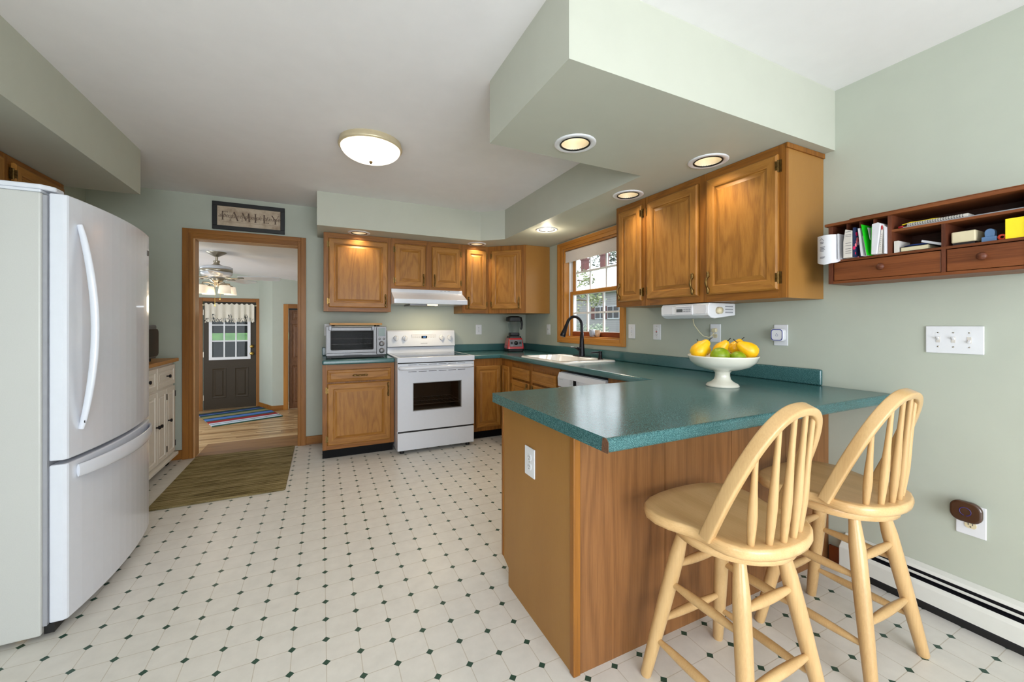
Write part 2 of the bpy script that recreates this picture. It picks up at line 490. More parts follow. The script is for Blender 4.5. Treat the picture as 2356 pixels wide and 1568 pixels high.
def striped():
    t = NT('striped_hall_rug')
    tc = t.new('ShaderNodeTexCoord'); sp = t.new('ShaderNodeSeparateXYZ'); t.link(tc.outputs['Generated'], sp.inputs[0])
    pal = dict(n=(26, 34, 84), g=(30, 82, 70), o=(140, 132, 92), b=(74, 118, 190), w=(196, 208, 220), r=(150, 20, 26), k=(28, 30, 50))
    seq = [(0.0, 'g'), (.035, 'w'), (.11, 'k'), (.135, 'w'), (.20, 'r'), (.33, 'g'), (.39, 'b'), (.52, 'k'), (.55, 'g'), (.58, 'o'), (.71, 'g'), (.78, 'k'), (.82, 'b'), (.86, 'n'), (.93, 'g'), (.97, 'k')]
    c = t.ramp(sp.outputs[1], [(p, lin(pal[k])) for p, k in seq], 'CONSTANT')
    t.base(c); t.set(Roughness=0.9)
    return t.mat
M['striped'] = striped()

def siding():
    t = NT('grey_clapboard')
    tc = t.new('ShaderNodeTexCoord'); sp = t.new('ShaderNodeSeparateXYZ'); t.link(tc.outputs['Object'], sp.inputs[0])
    f = t.math('FRACT', t.math('DIVIDE', sp.outputs[2], 0.13))
    t.base(t.ramp(f, [(0.0, lin((74, 72, 76))), (0.14, lin((112, 110, 112))), (1.0, lin((120, 118, 118)))]))
    t.set(Roughness=0.7)
    return t.mat
M['siding'] = siding()

def floral():
    t = NT('floral_print')
    v = t.coords(scale=(1, 1, 1))
    vo = t.new('ShaderNodeTexVoronoi'); t.link(v, vo.inputs['Vector']); vo.inputs['Scale'].default_value = 42
    f = t.math('LESS_THAN', vo.outputs['Distance'], 0.42)
    wn = t.new('ShaderNodeTexWhiteNoise'); t.link(vo.outputs['Color'], wn.inputs['Vector'])
    c = t.ramp(wn.outputs[0], [(0, lin((214, 30, 90))), (0.3, lin((240, 130, 140))), (0.6, lin((190, 20, 60))), (0.8, lin((230, 170, 200)))], 'CONSTANT')
    t.base(t.mix(f, lin((28, 42, 78)), c)); t.set(Roughness=0.5)
    return t.mat
M['floral'] = floral()

def pear_mat():
    t = NT('pear_skin'); n = t.noise(t.coords(), 18, 4)
    t.base(t.ramp(n, [(0.3, lin((226, 164, 8))), (0.7, lin((244, 196, 16)))])); t.set(Roughness=0.35); return t.mat
def lime_mat():
    t = NT('green_fruit_skin'); n = t.noise(t.coords(), 22, 4)
    t.base(t.ramp(n, [(0.3, lin((104, 134, 6))), (0.7, lin((142, 160, 16)))])); t.set(Roughness=0.35); return t.mat
M['pear'] = pear_mat(); M['lime'] = lime_mat()
def parchment():
    t = NT('parchment_print'); n = t.noise(t.coords(), 9, 6, 0.65)
    t.base(t.ramp(n, [(0.3, lin((150, 128, 106))), (0.55, lin((192, 174, 152))), (0.8, lin((206, 192, 172)))])); t.set(Roughness=0.7); return t.mat
M['parchment'] = parchment()

# ================================================================== THE SETTING
XL, XR, YB, YF, ZC, ZS = -1.80, 2.41, 4.60, -2.60, 2.45, 2.14
R_L, R_R = PI / 2, -PI / 2           # cabinets against the left wall / the right wall

struct('floor', MB().box(XL - 0.15, XR + 0.15, YF - 0.15, YB, -0.12, 0.0), M['vinyl'])

# ceiling and dropped soffits, with round holes for the recessed lamps
CANS = [(1.144, 1.651), (1.931, 1.51), (1.931, 2.145), (1.94, 3.268), (1.578, 4.192), (0.338, 4.189)]
c = MB().box(XL - 0.15, XR + 0.15, YF - 0.15, YB + 0.13, ZC, ZC + 0.12)
struct('ceiling', c, M['ceil'])
SOF = [(-0.034, YB), (-0.034, 4.016), (1.556, 4.016), (1.757, 3.825), (1.757, 1.836), (0.760, 1.836), (0.760, 1.132), (XR, 1.132), (XR, YB)]
c = MB()
poly_holes(c, SOF, [circle(x, y, 0.072) for x, y in CANS], ZS)
n = len(SOF)
for i in range(n):
    a, b = SOF[i], SOF[(i + 1) % n]
    c.add([(a[0], a[1], ZS), (b[0], b[1], ZS), (b[0], b[1], ZC), (a[0], a[1], ZC)], [(0, 1, 2, 3)])
struct('soffit', c, M['soffit'])
struct('soffit', MB().box(XL, -1.135, 0.9, 3.617, ZS, ZC), M['soffit'])

# walls
c = MB()
c.box(XL - 0.15, -1.075, YB, YB + 0.13, -0.35, ZC).box(-0.207 + 0.018, XR + 0.15, YB, YB + 0.13, -0.35, ZC).box(-1.075, -0.189, YB, YB + 0.13, 2.045, ZC)
struct('wall_back', c, M['wall'])
WY0, WY1, WZ0, WZ1 = 2.765, 3.70, 1.10, 2.056
c = MB()
c.box(XR, XR + 0.15, YF - 0.15, WY0, 0, ZC).box(XR, XR + 0.15, WY1, YB, 0, ZC).box(XR, XR + 0.15, WY0, WY1, 0, WZ0).box(XR, XR + 0.15, WY0, WY1, WZ1, ZC)
struct('wall_right', c, M['wall'])
c = MB()
c.box(XL - 0.15, XL, -0.5, YB, 0, ZC).box(XL - 0.15, XL, YF - 0.15, -1.9, 0, ZC).box(XL - 0.15, XL, -1.9, -0.5, 0, 0.6).box(XL - 0.15, XL, -1.9, -0.5, 2.1, ZC)
struct('wall_left', c, M['wall'])
c = MB()
c.box(XL, -0.75, YF - 0.15, YF, 0, ZC).box(1.85, XR, YF - 0.15, YF, 0, ZC).box(-0.75, 1.85, YF - 0.15, YF, 0, 0.2).box(-0.75, 1.85, YF - 0.15, YF, 2.1, ZC)
struct('wall_front', c, M['wall'])
# dining room windows behind the camera: plain white frames
def plain_window(name, w, h, loc, rot, cols):
    e = struct_empty(name, loc, rot)
    f = MB().box(0, w, -0.02, 0.06, 0, 0.05).box(0, w, -0.02, 0.06, h - 0.05, h).box(0, 0.05, -0.02, 0.06, 0.05, h - 0.05).box(w - 0.05, w, -0.02, 0.06, 0.05, h - 0.05)
    for k in range(1, cols): f.box(w * k / cols - 0.03, w * k / cols + 0.03, -0.02, 0.06, 0.05, h - 0.05)
    f.box(0.05, w - 0.05, 0.0, 0.04, h / 2 - 0.02, h / 2 + 0.02)
    struct('window_frame', f, M['white_plastic'], e)
plain_window('window_2', 2.6, 1.9, (1.85, YF - 0.05, 0.2), PI, 3)
plain_window('window_3', 1.4, 1.5, (XL - 0.07, -1.9, 0.6), PI / 2, 2)

# baseboards
struct('baseboard_back', MB().box(-0.14, 0.011, YB - 0.014, YB, 0, 0.085).box(XL, -1.145, YB - 0.014, YB, 0, 0.085), M['casing_h'], bevel=0.003)
struct('baseboard_right', MB().box(XR - 0.014, XR, 1.095, 1.155, 0, 0.085), M['sill_red'], bevel=0.003)
struct('baseboard_left', MB().box(XL, XL + 0.014, 3.1, YB - 0.014, 0, 0.085), M['casing'], bevel=0.003)

# cased opening to the hall
e = struct_empty('trim_1')
def cas_profile(mb, axis, a, b, c0, c1, y):
    pass
JX0, JX1, JZ = -1.055, -0.189, 2.045
f = MB().box(-1.145, -1.068, YB - 0.018, YB, 0, 2.121).box(-1.145, -1.10, YB - 0.026, YB - 0.018, 0, 2.121).box(-1.095, -1.075, YB - 0.022, YB - 0.018, 0, 2.06)
struct('casing_left', f, M['casing'], e, bevel=0.004)
f = MB().box(-0.216, -0.140, YB - 0.018, YB, 0, 2.121).box(-0.185, -0.140, YB - 0.026, YB - 0.018, 0, 2.121).box(-0.21, -0.19, YB - 0.022, YB - 0.018, 0, 2.06)
struct('casing_right', f, M['casing'], e, bevel=0.004)
f = MB().box(-1.068, -0.216, YB - 0.018, YB, 2.036, 2.121).box(-1.10, -0.185, YB - 0.026, YB - 0.018, 2.08, 2.121).box(-1.075, -0.21, YB - 0.022, YB - 0.018, 2.05, 2.068)
struct('casing_head', f, M['casing_h'], e, bevel=0.004)
struct('jamb', MB().box(-1.075, -1.055, YB, YB + 0.13, 0, 2.045), M['jamb'], e, bevel=0.002)
struct('jamb', MB().box(-0.209, -0.189, YB, YB + 0.13, 0, 2.045), M['jamb'], e, bevel=0.002)
struct('head_jamb', MB().box(-1.055, -0.209, YB, YB + 0.13, 2.03, 2.05), M['jamb'], e, bevel=0.002)

# ------------------------------------------------------------------ sunken hall beyond the opening
ZH = -0.35
def hc(x, y=9.3):
    t_ = (y - 4.73) / 4.57
    return (2.055 - 0.004 * (x + 1.09)) * (1 - t_) + (2.15 - 0.135 * (x + 1.09)) * t_
struct('floor_hall', MB().box(-3.2, 1.5, YB + 0.13, 9.3, ZH - 0.1, ZH), M['planks'])
struct('trim_2', MB().box(-1.055, -0.209, YB - 0.005, 5.05, ZH, 0.002), M['threshold'], bevel=0.006)
c = MB(); gx = [-3.2 + 4.7 * i / 8 for i in range(9)]; gy = [YB + 0.13 + (9.3 - YB - 0.13) * j / 8 for j in range(9)]
c.add([(x, y, hc(x, y)) for y in gy for x in gx], [(j * 9 + i, j * 9 + i + 1, j * 9 + i + 10, j * 9 + i + 9) for j in range(8) for i in range(8)])
c.box(-3.2, 1.5, YB + 0.13, 9.3, 2.56, 2.6)
struct('ceiling_hall', c, M['ceil'])
DX0, DX1, DZ1 = -1.955, -1.134, 1.655
YD = 9.05
c = MB().box(-3.2, DX0 - 0.02, YD, YD + 0.14, ZH, 2.45).box(DX1 + 0.02, -0.9, YD, YD + 0.14, ZH, 2.45).box(DX0 - 0.02, DX1 + 0.02, YD, YD + 0.14, DZ1 + 0.02, 2.45)
struct('wall_hall_back', c, M['wall_hall'])
c = MB().prism([(-1.086, 9.05), (-0.806, 8.48), (-0.70, 8.52), (-0.95, 9.1)], ZH, 2.14)
struct('wall_hall_corner', c, M['wall_hall'])
CX0, CX1, CZ1 = -0.544, 0.2, 1.53
c = MB().box(-0.806, CX0 - 0.01, 8.48, 8.6, ZH, 2.13).box(CX1 + 0.01, 1.5, 8.48, 8.6, ZH, 2.05).box(CX0 - 0.01, CX1 + 0.01, 8.48, 8.6, CZ1 + 0.01, 2.08)
struct('wall_hall_closet', c, M['wall_hall'])
c = MB().box(-3.2, -3.08, YB + 0.13, 6.2, ZH, 2.45).box(-3.2, -3.08, 7.8, YD, ZH, 2.45).box(-3.2, -3.08, 6.2, 7.8, ZH, -0.1).box(-3.2, -3.08, 6.2, 7.8, 1.9, 2.45)
struct('wall_hall_left', c, M['wall_hall'])
struct('wall_hall_right', MB().box(1.4, 1.5, YB + 0.13, 8.48, ZH, 2.05), M['wall_hall'])
dv = Vector((0.28, -0.57, 0)).normalized(); nv = Vector((-dv.y, dv.x, 0)) * -1
a = Vector((-1.086, 9.05, 0)); b = Vector((-0.806, 8.48, 0)); o_ = Vector((dv.y, -dv.x, 0)) * 0.014
struct('baseboard_hall', MB().prism([a.xy, b.xy, (b + o_).xy, (a + o_).xy], ZH, ZH + 0.09).box(-0.815, -0.625, 8.466, 8.48, ZH, ZH + 0.09), M['casing_h'], bevel=0.003)
plain_window('window_4', 1.6, 2.0, (-3.12, 6.2, -0.1), PI / 2, 2)

# entry door
e = struct_empty('trim_3')
struct('casing_left', MB().box(DX0 - 0.075, DX0 - 0.005, YD - 0.02, YD, ZH, DZ1 + 0.075), M['casing'], e, bevel=0.004)
struct('casing_right', MB().box(DX1 + 0.005, DX1 + 0.06, YD - 0.02, YD, ZH, DZ1 + 0.075), M['casing'], e, bevel=0.004)
struct('casing_head', MB().box(DX0 - 0.005, DX1 + 0.005, YD - 0.02, YD, DZ1 + 0.005, DZ1 + 0.075), M['casing_h'], e, bevel=0.004)
e = struct_empty('trim_4')
struct('casing_left', MB().box(CX0 - 0.085, CX0 - 0.005, 8.46, 8.48, ZH, CZ1 + 0.085), M['casing_win'], e, bevel=0.004)
struct('casing_head', MB().box(CX0 - 0.005, CX1, 8.46, 8.48, CZ1 + 0.005, CZ1 + 0.085), M['casing_h'], e, bevel=0.004)

def nested(mb, x0, x1, z0, z1, steps, mats=(0, 0), fill=True):
    """raised panel: steps = [(inset, y)] ; mats = (sides, top and bottom)"""
    L = []
    for ins, y in steps:
        L.append([(x0 + ins, y, z0 + ins), (x1 - ins, y, z0 + ins), (x1 - ins, y, z1 - ins), (x0 + ins, y, z1 - ins)])
    for k in range(len(L) - 1):
        for i in range(4):
            j = (i + 1) % 4
            mb.add([L[k][i], L[k][j], L[k + 1][j], L[k + 1][i]], [(0, 1, 2, 3)], mats[1] if i in (0, 2) else mats[0])
    if fill: mb.add(L[-1], [(0, 1, 2, 3)], mats[0])
    return mb

d = struct_empty('door_1', (DX0, YD, ZH + 0.01))
dw, dh = DX1 - DX0, DZ1 - ZH - 0.015
gx0, gx1, gz0, gz1 = 0.105, 0.715, 0.935, 1.895
c = MB().box(0, dw, 0, 0.045, 0, gz0).box(0, dw, 0, 0.045, gz1, dh).box(0, gx0, 0, 0.045, gz0, gz1).box(gx1, dw, 0, 0.045, gz0, gz1)
struct('slab', c, M['entry_door'], d)
for x0, x1 in ((0.125, 0.35), (0.475, 0.70)):
    struct('raised_panel', nested(MB(), x0, x1, 0.20, 0.765, [(0, -0.0005), (0.0, -0.006), (0.012, -0.008), (0.03, -0.002), (0.045, -0.002), (0.06, -0.009)]), M['entry_door'], d)
c = MB().box(gx0 - 0.02, gx1 + 0.02, -0.014, 0.0, gz0 - 0.02, gz0 + 0.03).box(gx0 - 0.02, gx1 + 0.02, -0.014, 0, gz1 - 0.03, gz1 + 0.02).box(gx0 - 0.02, gx0 + 0.03, -0.014, 0, gz0 + 0.03, gz1 - 0.03).box(gx1 - 0.03, gx1 + 0.02, -0.014, 0, gz0 + 0.03, gz1 - 0.03)
for k in (1, 2):
    x = gx0 + 0.03 + (gx1 - gx0 - 0.06) * k / 3; c.box(x - 0.011, x + 0.011, -0.012, 0.02, gz0 + 0.03, gz1 - 0.03)
    z = gz0 + 0.03 + (gz1 - gz0 - 0.06) * k / 3; c.box(gx0 + 0.03, gx1 - 0.03, -0.011, 0.019, z - 0.011, z + 0.011)
struct('window_grille', c, M['white_plastic'], d, bevel=0.002)
struct('pane', MB().box(gx0, gx1, 0.022, 0.026, gz0, gz1), M['glass'], d)
for z, r in ((1.155, 0.024), (1.02, 0.028)):
    k = MB().lathe([(0, 0.0), (0.034, 0.0), (0.034, 0.006), (0.012, 0.01), (0.012, 0.03), (r, 0.038), (r + 0.003, 0.055), (r * 0.7, 0.068), (0, 0.07)], (dw - 0.065, 0, z), 'y')
    struct('door_handle' if z < 1.1 else 'deadbolt', k, M['gold_brass'], d)
for z in (0.22, 1.02, 1.80):
    struct('hinge', MB().box(-0.012, 0.006, -0.008, 0.002, z - 0.05, z + 0.05), M['nickel'], d)
d = struct_empty('door_2', (CX0, 8.50, ZH + 0.01))
c = MB().box(0, 0.744, 0.0, 0.03, 0, CZ1 - ZH - 0.03)
for z0, z1 in ((0.09, 0.80), (0.93, 1.58), (1.66, 1.82)):
    for x0, x1 in ((0.055, 0.32), (0.42, 0.69)):
        nested(c, x0, x1, z0, z1, [(0, -0.0005), (0.0, -0.007), (0.01, -0.002), (0.03, -0.002), (0.045, -0.008)])
struct('slab', c, M['closet'], d)
# porch outside the entry door and lawn behind it
c = MB().box(-3.2, -0.2, 10.3, 10.36, -0.6, 0.896).box(-3.2, -0.2, 10.3, 10.36, 1.05, 2.6)  # lower box is the porch wall, upper dark panel stands for eave shade
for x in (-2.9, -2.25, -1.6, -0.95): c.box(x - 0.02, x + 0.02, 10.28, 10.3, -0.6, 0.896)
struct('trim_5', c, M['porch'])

# ------------------------------------------------------------------ kitchen window
w = struct_empty('window_1', (XR, WY1, WZ0), R_R)     # local x runs to the near side, y outwards, z up
WW, WH = WY1 - WY0, WZ1 - WZ0
def win_frame(mb, cw, y0, y1, z=0):
    return mb
struct('window_casing', MB().box(-0.088, 0.0, -0.02, 0, -0.062, WH + 0.07).box(WW, WW + 0.066, -0.02, 0, -0.062, WH + 0.07).box(-0.088, -0.05, -0.028, -0.02, -0.062, WH + 0.07).box(WW + 0.035, WW + 0.066, -0.028, -0.02, -0.062, WH + 0.07), M['casing_win'], w, bevel=0.004)
struct('window_casing', MB().box(0, WW, -0.02, 0, WH, WH + 0.07).box(-0.05, WW + 0.035, -0.028, -0.02, WH + 0.035, WH + 0.07).box(0, WW, -0.024, 0, -0.062, 0.0).box(-0.05, WW + 0.035, -0.03, -0.02, -0.062, -0.03), M['casing_win_h'], w, bevel=0.004)
struct('window_jamb', MB().box(0, 0.018, 0, 0.15, 0, WH).box(WW - 0.018, WW, 0, 0.15, 0, WH), M['casing_win'], w)
struct('window_jamb', MB().box(0.018, WW - 0.018, 0, 0.15, WH - 0.018, WH).box(0.018, WW - 0.018, 0, 0.15, 0, 0.012), M['casing_win_h'], w)
struct('sash_track', MB().box(0.018, 0.032, 0.06, 0.15, 0.012, WH - 0.018).box(WW - 0.032, WW - 0.018, 0.06, 0.15, 0.012, WH - 0.018), M['white_plastic'], w)
def sash(y, z0, z1, bot, name, meet):
    x0, x1 = 0.034, WW - 0.034
    s_ = struct(name, MB().box(x0, x0 + 0.045, y, y + 0.03, z0, z1).box(x1 - 0.045, x1, y, y + 0.03, z0, z1), M['casing_win'], w, bevel=0.003)
    struct('top_rail', MB().box(x0 + 0.045, x1 - 0.045, y, y + 0.03, z1 - 0.036, z1), M['casing_win_h'], s_, bevel=0.003)
    struct('bottom_rail', MB().box(x0 + 0.045, x1 - 0.045, y, y + 0.03, z0, z0 + bot), M['sill_red'] if not meet else M['casing_win_h'], s_, bevel=0.003)
    g = MB(); gx0, gx1, g0, g1 = x0 + 0.045, x1 - 0.045, z0 + bot, z1 - 0.036
    g.box(gx0, gx0 + 0.01, y + 0.008, y + 0.022, g0, g1).box(gx1 - 0.01, gx1, y + 0.008, y + 0.022, g0, g1).box(gx0 + 0.01, gx1 - 0.01, y + 0.008, y + 0.022, g0, g0 + 0.008).box(gx0 + 0.01, gx1 - 0.01, y + 0.008, y + 0.022, g1 - 0.008, g1)
    for k in (1, 2):
        x = gx0 + (gx1 - gx0) * k / 3; g.box(x - 0.009, x + 0.009, y + 0.006, y + 0.024, g0, g1)
    z = (g0 + g1) / 2; g.box(gx0, gx1, y + 0.007, y + 0.023, z - 0.009, z + 0.009)
    struct('muntins', g, M['white_plastic'], s_)
    struct('pane', MB().box(gx0, gx1, y + 0.014, y + 0.017, g0, g1), M['glass'], s_)
sash(0.065, 0.004, 0.493, 0.054, 'lower_sash', False)
sash(0.10, 0.46, WH - 0.02, 0.036, 'upper_sash', True)

# ------------------------------------------------------------------ what stands outside
struct('ground', MB().box(2.56, 45, -20, 60, -0.75, -0.62).box(-14, 2.56, 9.4, 40, -0.75, -0.62), M['lawn'])
hz = thing('house', 'pale clapboard house with brick chimneys seen through the kitchen window', 'house', (16, 15, -0.62))
obj('wall', MB().box(0, 9, 0, 15, 0, 4.05), M['siding'], hz)
rf = obj('roof', MB().prism([(-0.35, 4.0), (4.5, 6.55), (9.3, 4.0), (9.3, 3.88), (4.5, 6.35), (-0.35, 3.85)], -0.3, 15.4, ax='y'), M['roof'], hz)
for y in (10.1, 12.7):
    ch = obj('chimney', MB().box(4.15, 4.65, y, y + 0.5, 5.6, 7.35).box(4.08, 4.72, y - 0.06, y + 0.56, 7.35, 7.5), M['brick'], hz)
for y in (5.25, 4.02):
    f = obj('window', MB().box(-0.05, 0, y - 0.55, y + 0.55, 2.2, 3.0), M['grey_line'], hz)
    obj('pane', MB().box(-0.06, -0.05, y - 0.50, y - 0.04, 2.25, 2.95).box(-0.06, -0.05, y + 0.04, y + 0.5, 2.25, 2.95), M['black_gloss'], f)
    obj('shutter', MB().box(-0.05, 0, y + 0.57, y + 0.95, 2.2, 3.0), M['brick'], hz)

def leaves(center, size, n, leaf, seed, squash=1.0):
    rnd = random.Random(seed); mb = MB()
    clumps = [(Vector((rnd.uniform(-1, 1), rnd.uniform(-1, 1), rnd.uniform(-1, 1) * squash)), rnd.uniform(0.35, 0.6)) for _ in range(9)]
    for _ in range(n):
        cc, rr = rnd.choice(clumps)
        p = Vector((rnd.gauss(0, 1), rnd.gauss(0, 1), rnd.gauss(0, 1))).normalized() * rr * rnd.uniform(0.5, 1)
        q = Vector(center) + (cc * 0.62 + p) * size
        u = Vector((rnd.gauss(0, 1), rnd.gauss(0, 1), rnd.gauss(0, 1))).normalized(); v = u.orthogonal().normalized()
        s = leaf * rnd.uniform(0.6, 1.4)
        mb.add([q - u * s, q + v * s * 0.55, q + u * s, q - v * s * 0.55], [(0, 1, 2, 3)])
    return mb
def tree(label, x, y, h, size, n, leaf, mat, seed, z0=-0.62, branch=None):
    t = thing('tree', label, 'tree', (x, y, z0))
    lv = leaves((0, 0, h), size, n, leaf, seed)
    tr = MB().tube([(0, 0, 0), (0.1, 0, h * 0.5), (0, 0.05, h)], [0.16, 0.12, 0.05], 8)
    for bx, by, bz, bs, bn in branch or []:
        q = leaves((bx, by, bz), bs, bn, leaf, seed + 1); lv.add(q.v, q.f)
        tr.tube([(0, 0, h * 0.8), (bx * 0.5, by * 0.5, bz + 0.1), (bx, by, bz)], [0.05, 0.03, 0.012], 6)
    obj('foliage', lv, mat, t)
    obj('trunk', tr, M['bark'], t)
tree('leafy green tree to the left outside the kitchen window', 9.3, 14.15, 3.45, 1.0, 1000, 0.07, M['leaf'], 3, branch=[(0, -1.45, 3.55, 0.42, 130), (0.1, -1.75, 2.75, 0.50, 170)])
tree('dark tree rising behind the brick chimneys of the pale house', 29, 35.5, 8.6, 2.7, 1000, 0.22, M['leaf_d'], 5)
tree('dark tree behind the roof, nearest the upper cabinets beside the window', 35, 36.4, 9.6, 2.8, 1000, 0.22, M['leaf_d'], 8)
for i, (x, y, s, lb) in enumerate([(11.6, 15.0, 0.95, 'round bush below the house windows, at the left'), (12.9, 13.2, 1.1, 'round bush below the house windows, at the right'), (13.4, 17.9, 1.05, 'round bush at the far left below the leafy tree')]):
    b_ = thing('bush', lb, 'bush', (x, y, -0.62), 0, 'bushes in front of the pale house')
    obj('foliage', leaves((0, 0, s * 0.95), s, 1100, 0.075, 20 + i, 0.8), M['leaf_b'], b_)
b_ = thing('hedge', 'green hedge on the lawn beyond the porch outside the entry door', 'hedge', (-4.5, 17.5, -0.62))
obj('foliage', MB().box(-5, 5, 0, 1, 0, 2.3), M['lawn'], b_)

# ================================================================== CABINETS
def pull(vertical=True, L=0.118):
    """spindle pull with beaded ends and a bowed grip, standing off the front (y<0)"""
    mb = MB(); n = 22; pts = []; rs = []
    for k in range(n + 1):
        t = k / n; a = (t - 0.5) * L
        e = min(t, 1 - t)
        out = 0.011 + 0.016 * (math.sin(PI * max(0, min(1, (t - 0.2) / 0.6))) ** 0.8)
        r = 0.0052 + (0.0042 * abs(math.sin(e * 2 * PI / 0.16)) if e < 0.24 else 0.0022 * math.sin(PI * (t - 0.24) / 0.52))
        pts.append((0, -out, a) if vertical else (a, -out, 0)); rs.append(r)
    mb.tube(pts, rs, 8)
    for s in (-1, 1):
        a = s * L * 0.31
        mb.cyl((0, 0, a) if vertical else (a, 0, 0), (0, -0.014, a) if vertical else (a, -0.014, 0), 0.0045, n=8)
        a = s * L * 0.5
        mb.sphere((0, -0.011, a) if vertical else (a, -0.011, 0), 0.0078, 8, 6)
    return mb
PULL_V = pull(True).mesh('handle', M['brass']); PULL_H = pull(False).mesh('handle', M['brass'])
def hinge_mb():
    return MB().box(-0.014, 0.0, -0.006, 0.0, -0.03, 0.03).cyl((0.001, -0.008, -0.03), (0.001, -0.008, 0.03), 0.005, n=8).box(0.0, 0.007, -0.0225, 0.0, -0.022, 0.022)
HINGE = hinge_mb().mesh('hinge', M['brass'])

def door_front(x0, x1, z0, z1, rail=0.056, drawer=False):
    mb = MB()
    if drawer:
        st = [(0, 0.0), (0, -0.012), (0.005, -0.016), (0.022, -0.019), (0.026, -0.0165), (0.029, -0.0185)]
    else:
        st = [(0, 0.0), (0, -0.012), (0.008, -0.019), (rail - 0.008, -0.019), (rail - 0.002, -0.0165), (rail, -0.010), (rail + 0.006, -0.010), (rail + 0.026, -0.0165)]
    nested(mb, x0, x1, z0, z1, st, (1, 1) if drawer else (0, 1))
    return mb

def add_door(parent, x0, x1, z0, z1, hinge='l', pull_z=None, rail=0.056, name='door', hinges=True):
    d = obj(name, door_front(x0, x1, z0, z1, rail), [M['oak'], M['oak_h']], parent)
    if pull_z is not None:
        hx = x1 - 0.024 if hinge == 'l' else x0 + 0.024
        h = obj('handle', PULL_V, None, d, loc=(hx, -0.019, pull_z))
    if hinges:
        for z in (z0 + 0.06, z1 - 0.06):
            h = obj('hinge', HINGE, None, d, loc=(x0 if hinge == 'l' else x1, 0, z))
            if hinge == 'r': h.scale.x = -1
    return d

def add_drawer(parent, x0, x1, z0, z1, handle=True):
    d = obj('drawer', door_front(x0, x1, z0, z1, drawer=True), [M['oak'], M['oak_h']], parent)
    if handle: obj('handle', PULL_H, None, d, loc=((x0 + x1) / 2, -0.019, (z0 + z1) / 2))
    return d

def carcass(parent, w, d, z0, z1, gaps, side='oak_side', hollow=False):
    """closed box with a face frame; gaps unused openings are covered by doors"""
    c = MB().box(0, w, 0.019, d, z0, z1) if not hollow else MB().box(0, 0.016, 0.019, d, z0, z1).box(w - 0.016, w, 0.019, d, z0, z1).box(0.016, w - 0.016, 0.019, d, z0, z0 + 0.016).box(0.016, w - 0.016, d - 0.008, d, z0 + 0.016, z1)
    obj('carcass', c, M[side], parent)
    f = MB().box(0, 0.04, 0, 0.019, z0, z1).box(w - 0.04, w, 0, 0.019, z0, z1)
    for a, b in gaps: f.box(a, b, 0, 0.019, z0, z1)
    obj('face_frame', f.box(0.04, w - 0.04, 0.0004, 0.019, z0, z0 + 0.045, 1).box(0.04, w - 0.04, 0.0004, 0.019, z1 - 0.045, z1, 1).box(0.04, w - 0.04, 0.006, 0.019, z0 + 0.045, z1 - 0.045, 0), [M['oak_frame'], M['oak_frame_h']], parent)

# back wall, upper row (front plane 4.28)
YU = 4.28; D = YB - YU
t = thing('upper_cabinet', 'oak upper cabinet with one wide door above the steel toaster oven', 'cabinet', (0.022, YU, 1.366))
carcass(t, 0.634, D - 0.002, 0, 0.772, []); add_door(t, 0.044, 0.600, 0.040, 0.716, 'l', 0.115)
t = thing('upper_cabinet', 'short oak upper cabinet with two small doors over the white range hood', 'cabinet', (0.658, YU, 1.612))
carcass(t, 0.776, D - 0.002, 0, 0.526, [(0.37, 0.42)]); add_door(t, 0.036, 0.358, 0.028, 0.470, 'l', 0.10); add_door(t, 0.432, 0.756, 0.028, 0.470, 'r', 0.10)
t = thing('upper_cabinet', 'narrow oak upper cabinet between the range hood and the corner cabinet', 'cabinet', (1.436, YU, 1.364))
carcass(t, 0.322, D - 0.002, 0, 0.774, []); add_door(t, 0.044, 0.290, 0.046, 0.720, 'r', 0.118, rail=0.05)
# diagonal corner cabinet
A2 = Vector((1.760, 4.28)); B2 = Vector((2.095, 3.99)); dl = (B2 - A2).length; ang = math.atan2(B2.y - A2.y, B2.x - A2.x)
t = thing('upper_cabinet', 'oak corner cabinet with an angled door above the red blender', 'cabinet', (A2.x, A2.y, 1.364), ang)
Mi = Matrix.Rotation(-ang, 4, 'Z')
def loc2(p): q = Mi @ Vector((p[0] - A2.x, p[1] - A2.y, 0)); return (q.x, q.y)
poly = [loc2(p) for p in [(1.760, 4.28), (1.760, 4.598), (2.408, 4.598), (2.408, 3.99), (2.095, 3.99)]]
pin = [loc2(p) for p in [(1.776, 4.29), (1.760, 4.598), (2.408, 4.598), (2.408, 3.99), (2.115, 3.995)]]
obj('carcass', MB().prism(poly, 0, 0.774), M['oak_side'], t)
obj('face_frame', MB().box(0, dl, -0.006, 0.0, 0, 0.774), M['oak_frame'], t)
o = add_door(t, 0.036, 0.392, 0.048, 0.722, 'l', 0.122); o.location.y = -0.006

# right wall, upper row (front plane 2.08): local x runs towards the camera
XU = 2.08
t = thing('upper_cabinet', 'narrow oak upper cabinet beside the window over the sink counter', 'cabinet', (XU, 2.440, 1.370), R_R)
carcass(t, 0.307, XR - XU - 0.002, 0, 0.768, []); add_door(t, 0.038, 0.278, 0.038, 0.722, 'r', 0.115, rail=0.05)
t = thing('upper_cabinet', 'large oak double-door upper cabinet hanging over the peninsula', 'cabinet', (XU, 2.131, 1.370), R_R)
carcass(t, 0.947, XR - XU - 0.002, 0, 0.768, [(0.445, 0.498)])
add_door(t, 0.026, 0.440, 0.042, 0.722, 'l', 0.115); add_door(t, 0.502, 0.912, 0.042, 0.722, 'r', 0.112)
obj('crown_strip', MB().box(0.947, 0.955, -0.004, 0.328, 0.744, 0.768), M['oak_frame'], t)
